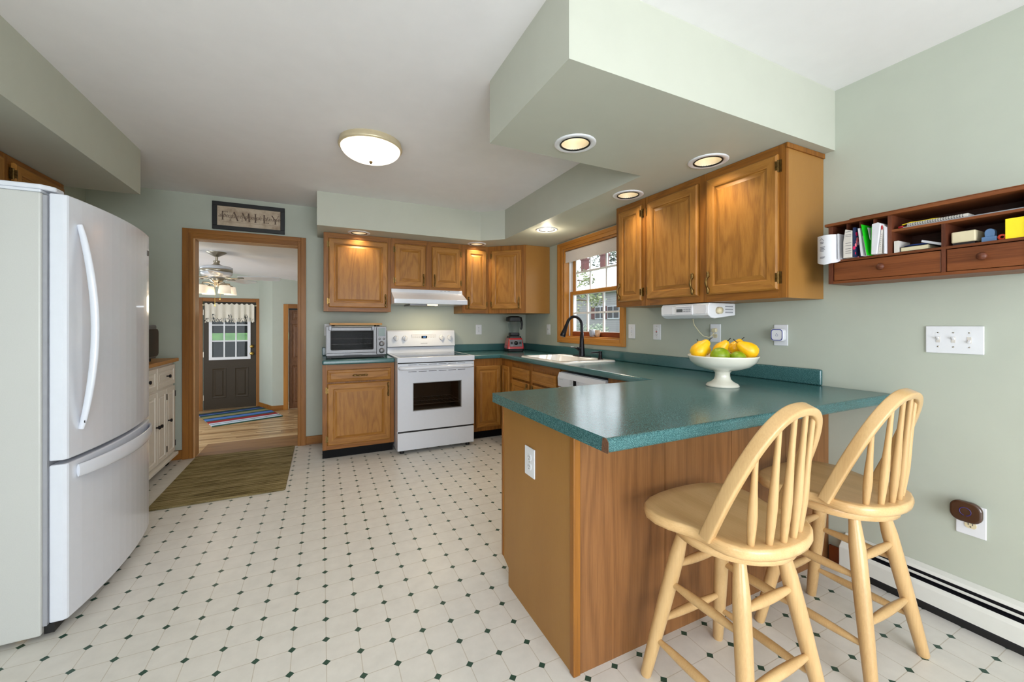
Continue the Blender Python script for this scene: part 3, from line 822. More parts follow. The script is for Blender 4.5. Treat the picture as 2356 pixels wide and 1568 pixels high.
# above the refrigerator
t = thing('upper_cabinet', 'short oak cabinet over the white refrigerator under the left soffit', 'cabinet', (-1.50, 2.42, 1.80), R_L)
carcass(t, 1.15, 0.298, 0, 0.336, [(0.58, 0.64)]); add_door(t, 0.045, 0.585, 0.02, 0.305, 'l', None); add_door(t, 0.665, 1.12, 0.02, 0.305, 'l', None)

# base row
YBASE = 3.99
def toe(parent, x0, x1, y=0.07): obj('toe_kick', MB().box(x0, x1, y, y + 0.02, 0, 0.1), M['toe'], parent)
t = thing('base_cabinet', 'oak base cabinet with a drawer over a door, left of the range', 'cabinet', (0.011, YBASE, 0))
carcass(t, 0.632, YB - YBASE - 0.002, 0.09, 0.868, [], 'oak_side'); toe(t, 0.0, 0.626, 0.055)
add_drawer(t, 0.040, 0.600, 0.708, 0.817); add_door(t, 0.040, 0.596, 0.130, 0.692, 'l', 0.615)
# corner base with two leaves meeting at a right angle
t = thing('base_cabinet', 'oak corner base cabinet with two leaves at a right angle, right of the range', 'cabinet', (1.425, YBASE, 0))
obj('carcass', MB().prism([(0, 0.019), (0, 0.608), (0.983, 0.608), (0.983, -0.24), (0.394, -0.24), (0.394, 0.019)], 0.09, 0.868), M['oak_side'], t)
obj('face_frame', MB().box(0, 0.375, 0, 0.019, 0.09, 0.868).box(0.375, 0.394, -0.24, 0.019, 0.09, 0.868), M['oak_frame'], t)
add_door(t, 0.062, 0.352, 0.13, 0.790, 'l', None, rail=0.045, hinges=False)
d = obj('door', door_front(0.020, 0.205, 0.13, 0.790, 0.04), [M['oak'], M['oak_h']], t, loc=(0.375, 0, 0), rot=R_R)
obj('toe_kick', MB().box(0, 0.45, 0.055, 0.075, 0, 0.1).box(0.43, 0.45, -0.24, 0.055, 0, 0.1), M['toe'], t)
XB = 1.80
SINKBASE = 1
t = thing('base_cabinet', 'oak sink base cabinet with two false drawers next to the dishwasher', 'cabinet', (XB, 3.748, 0), R_R)
carcass(t, 0.935, 0.608, 0.09, 0.868, [(0.41, 0.46)], hollow=True); toe(t, 0, 0.935, 0.055)
for a, b, hg in ((0.028, 0.405, 'l'), (0.468, 0.886, 'r')):
    add_drawer(t, a, b, 0.690, 0.797, False); add_door(t, a, b, 0.13, 0.668, hg, 0.60)

# dishwasher
t = thing('dishwasher', 'white dishwasher under the counter between the sink base and the peninsula', 'dishwasher', (XB, 2.806, 0), R_R)
obj('body', MB().box(0.005, 0.60, 0.0, 0.56, 0.1, 0.845), M['white_enamel'], t)
obj('door', MB().box(0.004, 0.602, -0.028, 0.0, 0.11, 0.72), M['white_enamel'], t, bevel=0.006)
cp = obj('control_panel', MB().prism([(-0.03, 0.728), (0.0, 0.728), (0.0, 0.842), (-0.018, 0.842), (-0.034, 0.80)], 0.004, 0.602, ax='x'), M['white_enamel'], t, bevel=0.003)
obj('display', MB().box(0.235, 0.272, -0.0365, -0.030, 0.757, 0.80), M['black_gloss'], cp)
g = MB()
for k in range(4):
    g.box(0.185 + 0.004 * (k % 2), 0.222, -0.0355, -0.031, 0.763 + k * 0.010, 0.7645 + k * 0.010).box(0.285, 0.31, -0.0355, -0.031, 0.763 + k * 0.010, 0.7645 + k * 0.010)
obj('lettering', g.box(0.04, 0.085, -0.0355, -0.031, 0.785, 0.787), M['grey_line'], cp)
obj('toe_kick', MB().box(0.0, 0.605, 0.03, 0.05, 0, 0.1), M['toe'], t)

# peninsula
t = thing('peninsula_cabinet', 'oak peninsula base under the teal bar top where the stools stand', 'cabinet', (0.80, 1.16, 0))
W_, L_ = XR - 0.80 - 0.002, 0.60
obj('end_panel', MB().prism([(0.0, 0.0), (0.60, 0.0), (0.60, 0.10), (0.535, 0.115)][:0] or [(0.022, 0), (0.541, 0), (0.541, 0.085), (0.606, 0.113), (0.606, 0.868), (0.022, 0.868)], 0, 0.018, ax='x'), M['oak_side'], t)
obj('corner_post', MB().box(-0.006, 0.024, -0.006, 0.022, 0, 0.868), M['casing'], t, bevel=0.004)
g = MB()
xs = [0.024, 0.434, 0.834, 1.234, W_]
for k in range(4): g.box(xs[k] + (0.0012 if k else 0), xs[k + 1] - 0.0012, 0, 0.012, 0.0, 0.868)
obj('bar_panel', g.box(0.03, W_, 0.004, 0.016, 0.0, 0.868), M['oak_panel'], t)
obj('carcass', MB().box(0.018, W_, 0.016, L_, 0.1, 0.868).box(0.018, W_, 0.016, L_ - 0.06, 0, 0.1), M['oak_frame'], t)
obj('edge_stile', MB().box(-0.004, 0.02, 0.595, 0.612, 0.113, 0.868), M['oak_frame'], t, bevel=0.002)
obj('corner_filler', MB().box(1.0, W_, 0.602, 1.036, 0.1, 0.868).box(1.06, W_, 0.602, 1.036, 0, 0.1), M['oak_frame'], t)

# ================================================================== COUNTERTOPS
CT0, CT1 = 0.868, 0.911
t = thing('countertop', 'short teal laminate countertop under the toaster oven, left of the range', 'countertop', (0, 0, 0))
obj('worktop', MB().box(0.008, 0.643, 3.955, YB - 0.002, CT0, CT1), M['laminate'], t, bevel=0.013, seg=4)
tag(obj('backsplash', MB().box(0.008, 0.644, YB - 0.024, YB - 0.002, CT1 + 0.0003, CT1 + 0.085), M['laminate'], None, bevel=0.007, seg=3), 'short teal laminate backsplash behind the toaster oven', 'backsplash')
t = thing('countertop', 'long teal laminate countertop running round the sink and out as the bar peninsula', 'countertop', (0, 0, 0))
SK = (1.790, 2.330, 2.715, 3.545)
outer = [(1.420, YB - 0.002), (1.420, 3.955), (1.762, 3.955), (1.762, 1.742), (0.735, 1.742), (0.735, 0.895), (XR - 0.002, 0.895), (XR - 0.002, YB - 0.002)]
hole = rrect(SK[0] + 0.035, SK[1] - 0.09, SK[2] + 0.11, SK[3] - 0.03, 0.05)
c = MB(); poly_holes(c, outer, [hole], CT1); poly_holes(c, outer, [hole], CT0)
for lp in (outer, hole):
    m_ = len(lp)
    for i in range(m_):
        a, b = lp[i], lp[(i + 1) % m_]; c.add([(a[0], a[1], CT0), (b[0], b[1], CT0), (b[0], b[1], CT1), (a[0], a[1], CT1)], [(0, 1, 2, 3)])
top = c.mesh('worktop', M['laminate'])
bm = bmesh.new(); bm.from_mesh(top); bmesh.ops.remove_doubles(bm, verts=bm.verts, dist=1e-5); bmesh.ops.recalc_face_normals(bm, faces=bm.faces)
ed = []
for e_ in bm.edges:
    a, b = e_.verts[0].co, e_.verts[1].co
    if abs(a.z - b.z) < 1e-6 and len(e_.link_faces) == 2 and e_.calc_face_angle(0) > 1:
        def on(p, q): return (abs(p.y - 0.895) < 1e-4 and abs(q.y - 0.895) < 1e-4) or (abs(p.x - 1.762) < 1e-4 and abs(q.x - 1.762) < 1e-4) or (abs(p.y - 3.955) < 1e-4 and abs(q.y - 3.955) < 1e-4)
        if on(a, b): ed.append(e_)
bmesh.ops.bevel(bm, geom=ed, offset=0.013, segments=4, profile=0.5, affect='EDGES')
bm.to_mesh(top); bm.free()
wt = obj('worktop', top, None, t)
tag(obj('backsplash', MB().box(1.420, XR - 0.026, YB - 0.024, YB - 0.002, CT1 + 0.0003, CT1 + 0.085), M['laminate'], None, bevel=0.007, seg=3), 'teal laminate backsplash on the back wall between the range and the corner', 'backsplash')
tag(obj('backsplash', MB().box(XR - 0.024, XR - 0.002, 1.186, YB - 0.002, CT1 + 0.0003, CT1 + 0.085), M['laminate'], None, bevel=0.007, seg=3), 'long teal laminate backsplash along the window wall, ending behind the fruit bowl', 'backsplash')
obj('bare_edge', MB().prism([(0.8952, 0.872), (0.899, 0.868), (0.926, 0.868), (0.921, 0.909), (0.905, 0.9105), (0.8952, 0.90)], 0.7335, 0.7352, ax='x'), M['edge_core'], t)['label'] = 'chipped bare brown corner'

# ================================================================== RANGE AND HOOD
t = thing('range', 'white freestanding electric range with a glass cooktop below the hood', 'range', (0.648, 3.83, 0))
RW = 0.762
obj('body', MB().box(0, 0.098, 0.03, 0.735, 0.035, 0.895).box(RW - 0.098, RW, 0.03, 0.735, 0.035, 0.895).box(0.098, RW - 0.098, 0.03, 0.735, 0.035, 0.328).box(0.098, RW - 0.098, 0.03, 0.735, 0.762, 0.895).box(0.098, RW - 0.098, 0.482, 0.735, 0.328, 0.762), M['white_enamel'], t)
obj('cooktop', MB().box(-0.004, RW + 0.004, -0.012, 0.66, 0.872, 0.922), M['white_enamel'], t, bevel=0.006)
obj('cooktop_glass', MB().box(0.03, RW - 0.03, 0.05, 0.645, 0.9215, 0.924), M['cooktop'], t, bevel=0.001)
for x, y, r in ((0.21, 0.19, 0.1), (0.56, 0.19, 0.08), (0.21, 0.49, 0.08), (0.56, 0.49, 0.1)):
    rr = MB(); rr.rings([[(x + q * math.cos(a * PI / 18), y + q * math.sin(a * PI / 18), 0.9243) for a in range(36)] for q in (r, r - 0.003)], cap0=False, cap1=False)
    obj('burner_ring', rr, M['grey_line'], t)
d = MB(); dz0, dz1, wx0, wx1, wz0, wz1 = 0.222, 0.862, 0.148, 0.625, 0.41, 0.672
d.box(0, RW, 0, 0.03, dz0, wz0).box(0, RW, 0, 0.03, wz1, dz1).box(0, wx0, 0, 0.03, wz0, wz1).box(wx1, RW, 0, 0.03, wz0, wz1)
dr = obj('oven_door', d, M['white_enamel'], t)
fr = MB(); 
fr.box(wx0 - 0.006, wx1 + 0.006, -0.002, 0.002, wz0 - 0.006, wz0).box(wx0 - 0.006, wx1 + 0.006, -0.002, 0.002, wz1, wz1 + 0.006).box(wx0 - 0.006, wx0, -0.002, 0.002, wz0, wz1).box(wx1, wx1 + 0.006, -0.002, 0.002, wz0, wz1)
obj('window_trim', fr, M['grey_line'], dr)
obj('glass_pane', MB().box(wx0, wx1, 0.004, 0.008, wz0, wz1), M['oven_glass'], dr)
obj('handle', MB().tube([(0.02, -0.012, 0.822), (0.03, -0.045, 0.822), (0.06, -0.052, 0.822), (RW - 0.06, -0.052, 0.822), (RW - 0.03, -0.045, 0.822), (RW - 0.02, -0.012, 0.822)], 0.0165, 12), M['white_enamel'], dr)
v = MB()
for k in range(6): v.box(0.10 + k * 0.098, 0.178 + k * 0.098, -0.0015, 0.002, 0.848, 0.851).box(0.10 + k * 0.098, 0.178 + k * 0.098, -0.0015, 0.002, 0.782, 0.786)
obj('vent_slots', v, M['black'], dr)
# oven cavity seen through the glass
cv = MB(); cx0, cx1, cz0, cz1, cy1 = 0.10, RW - 0.10, 0.33, 0.76, 0.48
cv.add([(cx0, 0.031, cz0), (cx1, 0.031, cz0), (cx1, cy1, cz0), (cx0, cy1, cz0), (cx0, 0.031, cz1), (cx1, 0.031, cz1), (cx1, cy1, cz1), (cx0, cy1, cz1)], [(0, 1, 2, 3), (4, 5, 6, 7), (2, 3, 7, 6), (0, 3, 7, 4), (1, 2, 6, 5)])
rack = MB()
for k in range(11): rack.cyl((cx0 + 0.01 + k * 0.054, 0.06, 0.455), (cx0 + 0.01 + k * 0.054, cy1 - 0.02, 0.455), 0.002, n=6)
for y in (0.06, 0.25, cy1 - 0.02): rack.cyl((cx0, y, 0.455), (cx1, y, 0.455), 0.003, n=6)
obj('drawer', MB().box(0, RW, 0.0, 0.03, 0.038, 0.205), M['white_enamel'], t, bevel=0.004)
obj('dark_gap', MB().box(0.006, RW - 0.006, 0.012, 0.03, 0.205, 0.222), M['black'], t); obj('dark_gap', MB().box(0.006, RW - 0.006, 0.012, 0.03, 0.862, 0.872), M['black'], t)
for x in (0.05, RW - 0.05):
    for y in (0.06, 0.68): obj('foot', MB().cyl((x, y, 0), (x, y, 0.036), 0.02, n=12), M['black'], t)
bgd = obj('backguard', MB().prism([(0.665, 0.99), (0.635, 0.99), (0.655, 1.16), (0.672, 1.172), (0.735, 1.172), (0.735, 0.99)], 0, RW, ax='x').box(0, RW, 0.66, 0.735, 0.895, 0.985), M['white_enamel'], t, bevel=0.005)
obj('dark_slot', MB().box(0.005, RW - 0.005, 0.672, 0.734, 0.984, 0.991), M['black'], bgd)
SL = math.atan2(0.02, 0.17)
def on_guard(z): return 0.635 + (z - 0.99) * 0.02 / 0.17
for x in (0.094, 0.19, 0.603, 0.698):
    z = 1.087; y = on_guard(z)
    k = MB().lathe([(0, 0), (0.029, 0), (0.029, 0.008), (0.025, 0.022), (0, 0.023)], (0, 0, 0), 'y', 24).box(-0.006, 0.006, -0.033, -0.02, -0.026, 0.026)
    kn = obj('knob', k, M['white_plastic'], bgd, loc=(x, y, z), bevel=0.001); kn.rotation_euler = (SL, 0, 0)
    obj('pointer_dot', MB().lathe([(0, 0.0335), (0.0025, 0.0335), (0, 0.0345)], (0, 0, 0.018), 'y', 8), M['ink'], kn)
pn = MB().box(0.262, 0.535, -0.001, 0.001, -0.038, 0.040)
cp = obj('control_panel', pn, M['white_plastic'], bgd, loc=(0, on_guard(1.087), 1.087)); cp.rotation_euler = (SL, 0, 0)
obj('clock_display', MB().box(0.372, 0.436, -0.002, 0.0, -0.008, 0.022), M['black_gloss'], cp)
tx = text_mb('12:10', 0.016); obj('clock_digits', tx, M['clock'], cp, loc=(0.405, -0.0024, 0.007))
g = MB()
for r_ in range(4):
    for k in range(4): g.box(0.27 + k * 0.024, 0.284 + k * 0.024, -0.0016, 0, -0.03 + r_ * 0.016, -0.028 + r_ * 0.016)
    for k in range(3): g.box(0.446 + k * 0.03, 0.456 + k * 0.03, -0.0016, 0, -0.03 + r_ * 0.016, -0.028 + r_ * 0.016)
g.box(0.262, 0.535, -0.0014, 0, 0.039, 0.040).box(0.534, 0.535, -0.0014, 0, -0.038, 0.04)
obj('printing', g, M['grey_line'], cp)
br = text_mb('SAMSUNG', 0.015, spacing=1.15); o = obj('lettering', br, M['ink'], bgd, loc=(0.40, on_guard(1.022) - 0.0006, 1.022)); o.rotation_euler = (SL, 0, 0)
obj('oven_cavity', cv, simple('oven_enamel', (60, 56, 52), 0.5), t); obj('oven_rack', rack, M['steel'], t)

t = thing('range_hood', 'white under-cabinet range hood above the range', 'range hood', (0.660, 4.28, 1.43))
hp = [(-0.175, 0.018), (-0.185, 0.02), (-0.185, 0.066), (-0.012, 0.145), (0.0, 0.182), (0.318, 0.182), (0.318, 0.018)]
obj('hood_shell', MB().prism(hp, 0, 0.774, ax='x'), M['white_enamel'], t, bevel=0.003)
obj('filter', MB().box(0.17, 0.44, -0.12, 0.20, 0.004, 0.018), M['dark_steel'], t)
obj('lamp_lens', MB().box(0.35, 0.46, -0.13, -0.02, 0.006, 0.0185), M['hood_lens'], t)
light('hood_lamp', 'AREA', (1.06, 4.20, 1.425), 3.2, (1, 0.80, 0.5), shape='RECTANGLE', size=0.12, size_y=0.1)
obj('printing', MB().box(0.52, 0.545, -0.0062, 0.0, 0.168, 0.172).box(0.565, 0.585, -0.0062, 0, 0.168, 0.172).box(0.605, 0.63, -0.0062, 0, 0.168, 0.172), M['grey_line'], t)

# ================================================================== SINK
t = thing('sink', 'white drop-in sink set into the teal countertop under the window', 'sink', (0, 0, CT1))
x0, x1, y0, y1 = SK
def ring(a, b, c_, d_, r, z): return [(p[0], p[1], z) for p in rrect(a, b, c_, d_, r)]
ix0, ix1, iy0, iy1 = x0 + 0.05, x1 - 0.10, y0 + 0.13, y1 - 0.045
rg = [ring(x0, x1, y0, y1, 0.05, 0.0005), ring(x0, x1, y0, y1, 0.05, 0.008), ring(x0 + 0.008, x1 - 0.008, y0 + 0.008, y1 - 0.008, 0.045, 0.015), ring(ix0 - 0.01, ix1 + 0.01, iy0 - 0.01, iy1 + 0.01, 0.05, 0.014), ring(ix0, ix1, iy0, iy1, 0.05, 0.006), ring(ix0 + 0.015, ix1 - 0.015, iy0 + 0.015, iy1 - 0.015, 0.06, -0.14), ring(ix0 + 0.05, ix1 - 0.05, iy0 + 0.05, iy1 - 0.05, 0.06, -0.16)]
obj('basin', MB().rings(rg, cap0=False), M['porcelain'], t)
obj('drain', MB().lathe([(0.045, -0.1595), (0.04, -0.157), (0.02, -0.158), (0, -0.158)], ((ix0 + ix1) / 2, (iy0 + iy1) / 2, 0), 'z', 20), M['steel'], t)

t = thing('faucet', 'matte black gooseneck faucet at the back of the sink', 'faucet', (2.272, 3.165, CT1 + 0.014))
obj('deck_plate', MB().prism(rrect(-0.03, 0.03, -0.13, 0.13, 0.028), 0, 0.008), M['bronze'], t, bevel=0.002)
obj('body', MB().lathe([(0.030, 0.008), (0.029, 0.03), (0.024, 0.10), (0.020, 0.17), (0.0155, 0.235), (0, 0.236)], n=20), M['bronze'], t)
pts = [(0, 0, 0.2)]
for k in range(15):
    a = PI * k / 14 * 0.90; pts.append((-0.085 + 0.085 * math.cos(a), 0, 0.30 + 0.085 * math.sin(a)))
hd = Vector(pts[-1]); dr_ = (Vector(pts[-1]) - Vector(pts[-2])).normalized()
obj('spout', MB().tube(pts + [tuple(hd + dr_ * 0.03)], 0.0145, 12), M['bronze'], t)
obj('spray_head', MB().tube([tuple(hd + dr_ * q) for q in (0.02, 0.05, 0.10, 0.135, 0.14)], [0.0165, 0.018, 0.024, 0.027, 0.022], 14), M['bronze'], t)
obj('lever', MB().tube([(-0.01, 0, 0.075), (-0.05, 0.0, 0.078)], [0.02, 0.017], 12).tube([(-0.048, 0, 0.078), (-0.09, 0.01, 0.092), (-0.125, 0.015, 0.094)], [0.007, 0.006, 0.005], 8), M['bronze'], t)
t = thing('soap_dispenser', 'short matte black soap pump on the sink deck beside the faucet', 'soap dispenser', (2.262, 2.87, CT1 + 0.014))
obj('pump', MB().lathe([(0.024, 0), (0.024, 0.006), (0.017, 0.01), (0.0165, 0.062), (0.018, 0.066), (0.018, 0.07), (0, 0.071)], n=16), M['bronze'], t)
obj('nozzle', MB().tube([(0, 0, 0.058), (-0.05, 0, 0.062), (-0.10, 0, 0.060)], [0.007, 0.006, 0.005], 8), M['bronze'], t)

# ================================================================== REFRIGERATOR
t = thing('refrigerator', 'white bottom-freezer refrigerator at the left edge of the room', 'refrigerator', (-0.985, 2.19, 0), R_L)
# local x to the back of the room, y away from the front
FW = 0.875
obj('body', MB().box(0, FW, 0.0, 0.74, 0.02, 1.752), M['fridge_side'], t, bevel=0.006)
obj('top_panel', MB().box(0.0, FW, 0.0, 0.74, 1.752, 1.764), M['white_enamel'], t, bevel=0.004)
obj('hinge_cover', MB().prism([(0.0, 0.0), (0.0, 0.12), (0.09, 0.06), (0.09, -0.03), (0.03, -0.03)], 1.764, 1.784), M['white_enamel'], t, bevel=0.006)
obj('seal', MB().box(0.012, FW - 0.012, -0.012, 0.0, 0.05, 1.745), M['grey_line'], t)
def fdoor(z0, z1):
    pts = [(0.022, -0.012), (0.022, -0.052), (0.028, -0.062)]
    for k in range(13):
        u = k / 12; pts.append((0.034 + u * (FW - 0.05), -0.066 - 0.036 * math.sin(PI * u) ** 0.85))
    pts += [(FW - 0.008, -0.058), (FW - 0.005, -0.05), (FW - 0.005, -0.012)]
    return MB().prism(pts, z0, z1)
up = obj('door', fdoor(0.692, 1.758), M['white_enamel'], t, bevel=0.006, seg=3)
lo = obj('freezer_drawer', fdoor(0.05, 0.676), M['white_enamel'], t, bevel=0.006, seg=3)
def fy(x):
    u = min(1, max(0, (x - 0.034) / (FW - 0.05))); return -0.066 - 0.036 * math.sin(PI * u) ** 0.85
hp = []; rs = []
for k in range(21):
    u = k / 20; z = 0.80 + u * 0.85; b_ = math.sin(PI * u)
    hp.append((0.088 - 0.010 * u, fy(0.09) - 0.004 - 0.046 * b_ ** 0.85, z)); rs.append(0.0075 + 0.0035 * b_ ** 0.5)
obj('handle', MB().tube(hp, rs, 12, flat=(0.8, 1.3)), M['white_enamel'], up)
for z in (0.83, 1.61): obj('screw_cap', MB().lathe([(0, 0), (0.006, 0), (0.006, 0.002), (0, 0.002)], (0.084, fy(0.09) - 0.017, z), 'y', 10), M['black'], up)
hp = []
for k in range(19):
    u = k / 18; x = 0.07 + u * (FW - 0.10); hp.append((x, fy(x) - 0.006 - 0.034 * math.sin(PI * u) ** 0.6, 0.632))
obj('handle', MB().tube(hp, [0.012 + 0.003 * math.sin(PI * k / 18) for k in range(19)], 14, flat=(2.2, 0.55)), M['white_enamel'], lo)
obj('badge', MB().box(FW - 0.082, FW - 0.054, fy(FW - 0.07) - 0.003, fy(FW - 0.07) + 0.004, 1.635, 1.665), M['steel'], up, bevel=0.001)
obj('grille', MB().box(0.02, FW - 0.02, -0.03, 0.0, 0.015, 0.05), M['black'], t)
for x in (0.06, FW - 0.06):
    for y in (0.07, 0.66): obj('foot', MB().cyl((x - 0.02, y, 0.0225), (x + 0.02, y, 0.0225), 0.0225, n=14), M['scuff'], t)

# ================================================================== KITCHEN CART
t = thing('kitchen_cart', 'cream rolling kitchen cart with a butcher block top behind the refrigerator', 'kitchen cart', (-1.19, 3.62, 0), R_L)
CW, CD = 0.885, 0.46
obj('body', MB().box(0, CW, 0.0, CD, 0.10, 0.905), M['cream_cart'], t, bevel=0.003)
obj('top', MB().box(-0.025, CW + 0.02, -0.035, CD + 0.02, 0.907, 0.936), M['butcher'], t, bevel=0.004)
obj('bottom_board', MB().box(-0.02, CW + 0.012, -0.035, CD + 0.01, 0.075, 0.10), M['cream_cart'], t, bevel=0.004)
def cart_front(name, x0, x1, z0, z1, kx, kz, hinge=None):
    d = obj(name, nested(MB(), x0, x1, z0, z1, [(0, 0), (0, -0.014), (0.003, -0.017), (0.035, -0.017), (0.040, -0.012), (0.052, -0.012), (0.06, -0.015)]), M['cream_cart'], t)
    obj('knob', MB().lathe([(0.006, 0), (0.005, 0.012), (0.009, 0.016), (0.015, 0.022), (0.013, 0.03), (0, 0.032)], (kx, -0.016, kz), 'y', 14), M['bronze'], d)
    if hinge is not None:
        for z in (z0 + 0.07, z1 - 0.07): obj('hinge', MB().box(hinge - 0.005, hinge + 0.005, -0.021, -0.01, z - 0.025, z + 0.025), M['bronze'], d)
cart_front('drawer', 0.015, 0.438, 0.715, 0.885, 0.227, 0.80); cart_front('drawer', 0.447, 0.870, 0.715, 0.885, 0.66, 0.80)
cart_front('door', 0.015, 0.222, 0.115, 0.695, 0.195, 0.42, 0.015); cart_front('door', 0.227, 0.440, 0.115, 0.695, 0.415, 0.42, 0.227)
cart_front('door', 0.445, 0.658, 0.115, 0.695, 0.47, 0.42, 0.658); cart_front('door', 0.663, 0.870, 0.115, 0.695, 0.69, 0.42, 0.870)
obj('towel_knob', MB().lathe([(0.009, 0), (0.006, 0.012), (0.012, 0.022), (0, 0.03)], (CW, 0.05, 0.84), 'x', 12), M['cream_cart'], t)
for x in (0.06, CW - 0.06):
    for y in (0.04, CD - 0.05):
        w_ = obj('caster', MB().cyl((x - 0.012, y, 0.027), (x + 0.012, y, 0.027), 0.027, n=18), M['black_gloss'], t)
        obj('fork', MB().box(x - 0.016, x + 0.016, y - 0.012, y + 0.012, 0.052, 0.0755), M['steel'], w_)
# small oven on the cart
t = thing('countertop_oven', 'small chrome-edged countertop oven standing on the cream kitchen cart', 'oven', (-1.215, 3.74, 0.936), R_L)
obj('body', MB().box(0, 0.46, 0.0, 0.33, 0.026, 0.295), M['steel'], t, bevel=0.012, seg=3)
obj('door', MB().prism(rrect(0.015, 0.446, 0.045, 0.262, 0.03), -0.016, 0.0, ax='y'), M['black_gloss'], t, bevel=0.003)
obj('window', MB().prism(rrect(0.04, 0.42, 0.07, 0.238, 0.02), -0.0175, -0.016, ax='y'), M['black_gloss'], t)
for x in (0.04, 0.42):
    for y in (0.04, 0.29): obj('foot', MB().cyl((x, y, 0), (x, y, 0.027), 0.014, n=10), M['black'], t)

# ================================================================== RUGS AND SIGN
o = obj('doormat', MB().prism(rrect(-1.045, -0.240, 3.40, 4.585, 0.02), 0.0005, 0.011), M['rug'], bevel=0.003)
tag(o, 'olive ribbed doormat lying on the vinyl in front of the hall opening', 'doormat')
o = obj('striped_rug', MB().add([(-1.93, 7.55, ZH + 0.002), (-0.62, 7.90, ZH + 0.002), (-1.07, 9.02, ZH + 0.002), (-2.2, 8.86, ZH + 0.002)][:0] or [(0, 0, 0)], []) if False else MB().box(0, 0.99, 0, 1.22, 0, 0.010), M['striped'], loc=(-1.515, 7.53, ZH + 0.001), rot=math.radians(21.1))
tag(o, 'colourful striped rug on the hall floor before the brown entry door', 'rug')

t = thing('framed_sign', 'black framed FAMILY sign hanging over the hall opening', 'sign', (-0.923, YB, 2.138))
sw, sh_ = 0.594, 0.262
obj('frame', MB().box(0, sw, -0.024, 0, 0, 0.038).box(0, sw, -0.024, 0, sh_ - 0.038, sh_).box(0, 0.038, -0.024, 0, 0.038, sh_ - 0.038).box(sw - 0.038, sw, -0.024, 0, 0.038, sh_ - 0.038), M['black'], t, bevel=0.003)
pr = obj('print', MB().box(0.036, sw - 0.036, -0.012, 0, 0.036, sh_ - 0.036), M['parchment'], t)
def serif_letter(ch, x, z, h, mb):
    """roman capitals drawn from strokes: thick stems, thin arms, little serifs"""
    T_, th = 0.011, 0.0035
    def bar(x0, z0, x1, z1, w):
        d = Vector((x1 - x0, z1 - z0)); nrm = Vector((-d.y, d.x)).normalized() * w / 2
        mb.add([(x + x0 + nrm.x, -0.0128, z + z0 + nrm.y), (x + x1 + nrm.x, -0.0128, z + z1 + nrm.y), (x + x1 - nrm.x, -0.0128, z + z1 - nrm.y), (x + x0 - nrm.x, -0.0128, z + z0 - nrm.y)], [(0, 1, 2, 3)])
    def ser(cx, cz, w=0.02): bar(cx - w / 2, cz, cx + w / 2, cz, 0.003)
    if ch == 'F': bar(0.012, 0, 0.012, h, T_); bar(0.012, h - 0.002, 0.05, h - 0.002, th); bar(0.05, h, 0.05, h - 0.012, th); bar(0.012, h * .55, 0.04, h * .55, th); ser(0.012, 0.001)
    if ch == 'A': bar(0.0, 0, 0.030, h, th); bar(0.030, h, 0.060, 0, T_); bar(0.012, h * .36, 0.045, h * .36, th); ser(0.0, 0.001, 0.016); ser(0.06, 0.001)
    if ch == 'M': bar(0.002, 0, 0.008, h, th); bar(0.006, h, 0.034, 0.01, T_ * .85); bar(0.034, 0.01, 0.056, h, th); bar(0.056, h, 0.062, 0, T_); ser(0.002, 0.001, 0.016); ser(0.062, 0.001)
    if ch == 'I': bar(0.012, 0, 0.012, h, T_); ser(0.012, 0.001); ser(0.012, h - 0.001)
    if ch == 'L': bar(0.012, 0, 0.012, h, T_); ser(0.012, h - 0.001); bar(0.012, 0.002, 0.05, 0.002, th); bar(0.05, 0, 0.05, 0.012, th)
    if ch == 'Y': bar(0.0, h, 0.030, h * .45, T_ * .85); bar(0.058, h, 0.030, h * .45, th); bar(0.030, 0, 0.030, h * .5, T_); ser(0.0, h - 0.001, 0.018); ser(0.058, h - 0.001, 0.016); ser(0.03, 0.001)
sg = MB()
for ch, x in zip('FAMILY', (0.068, 0.140, 0.232, 0.332, 0.405, 0.482)): serif_letter(ch, x, 0.093, 0.083, sg)
obj('letters', sg, simple('sign_letter_brown', (92, 74, 62), 0.7), pr)
scp = text_mb('all because two people fell in love', 0.050, shear=0.38, spacing=0.80)
mx = max(abs(p[0]) for p in scp.v); k_ = 0.258 / mx
scp.v = [(p[0] * k_, p[1] * 0.2, p[2] * 1.15) for p in scp.v]
obj('script', scp, simple('sign_script_ink', (116, 98, 84), 0.7), pr, loc=(sw / 2, -0.0135, 0.137))
ln = MB().box(0.055, sw - 0.055, -0.0124, -0.012, 0.078, 0.080)
for k in range(7): ln.box(0.055 + k * 0.0806 - 0.0004, 0.055 + k * 0.0806 + 0.0004, -0.0124, -0.012, 0.078, 0.195)
obj('ruled_lines', ln, simple('sign_line', (140, 120, 104), 0.7), pr)

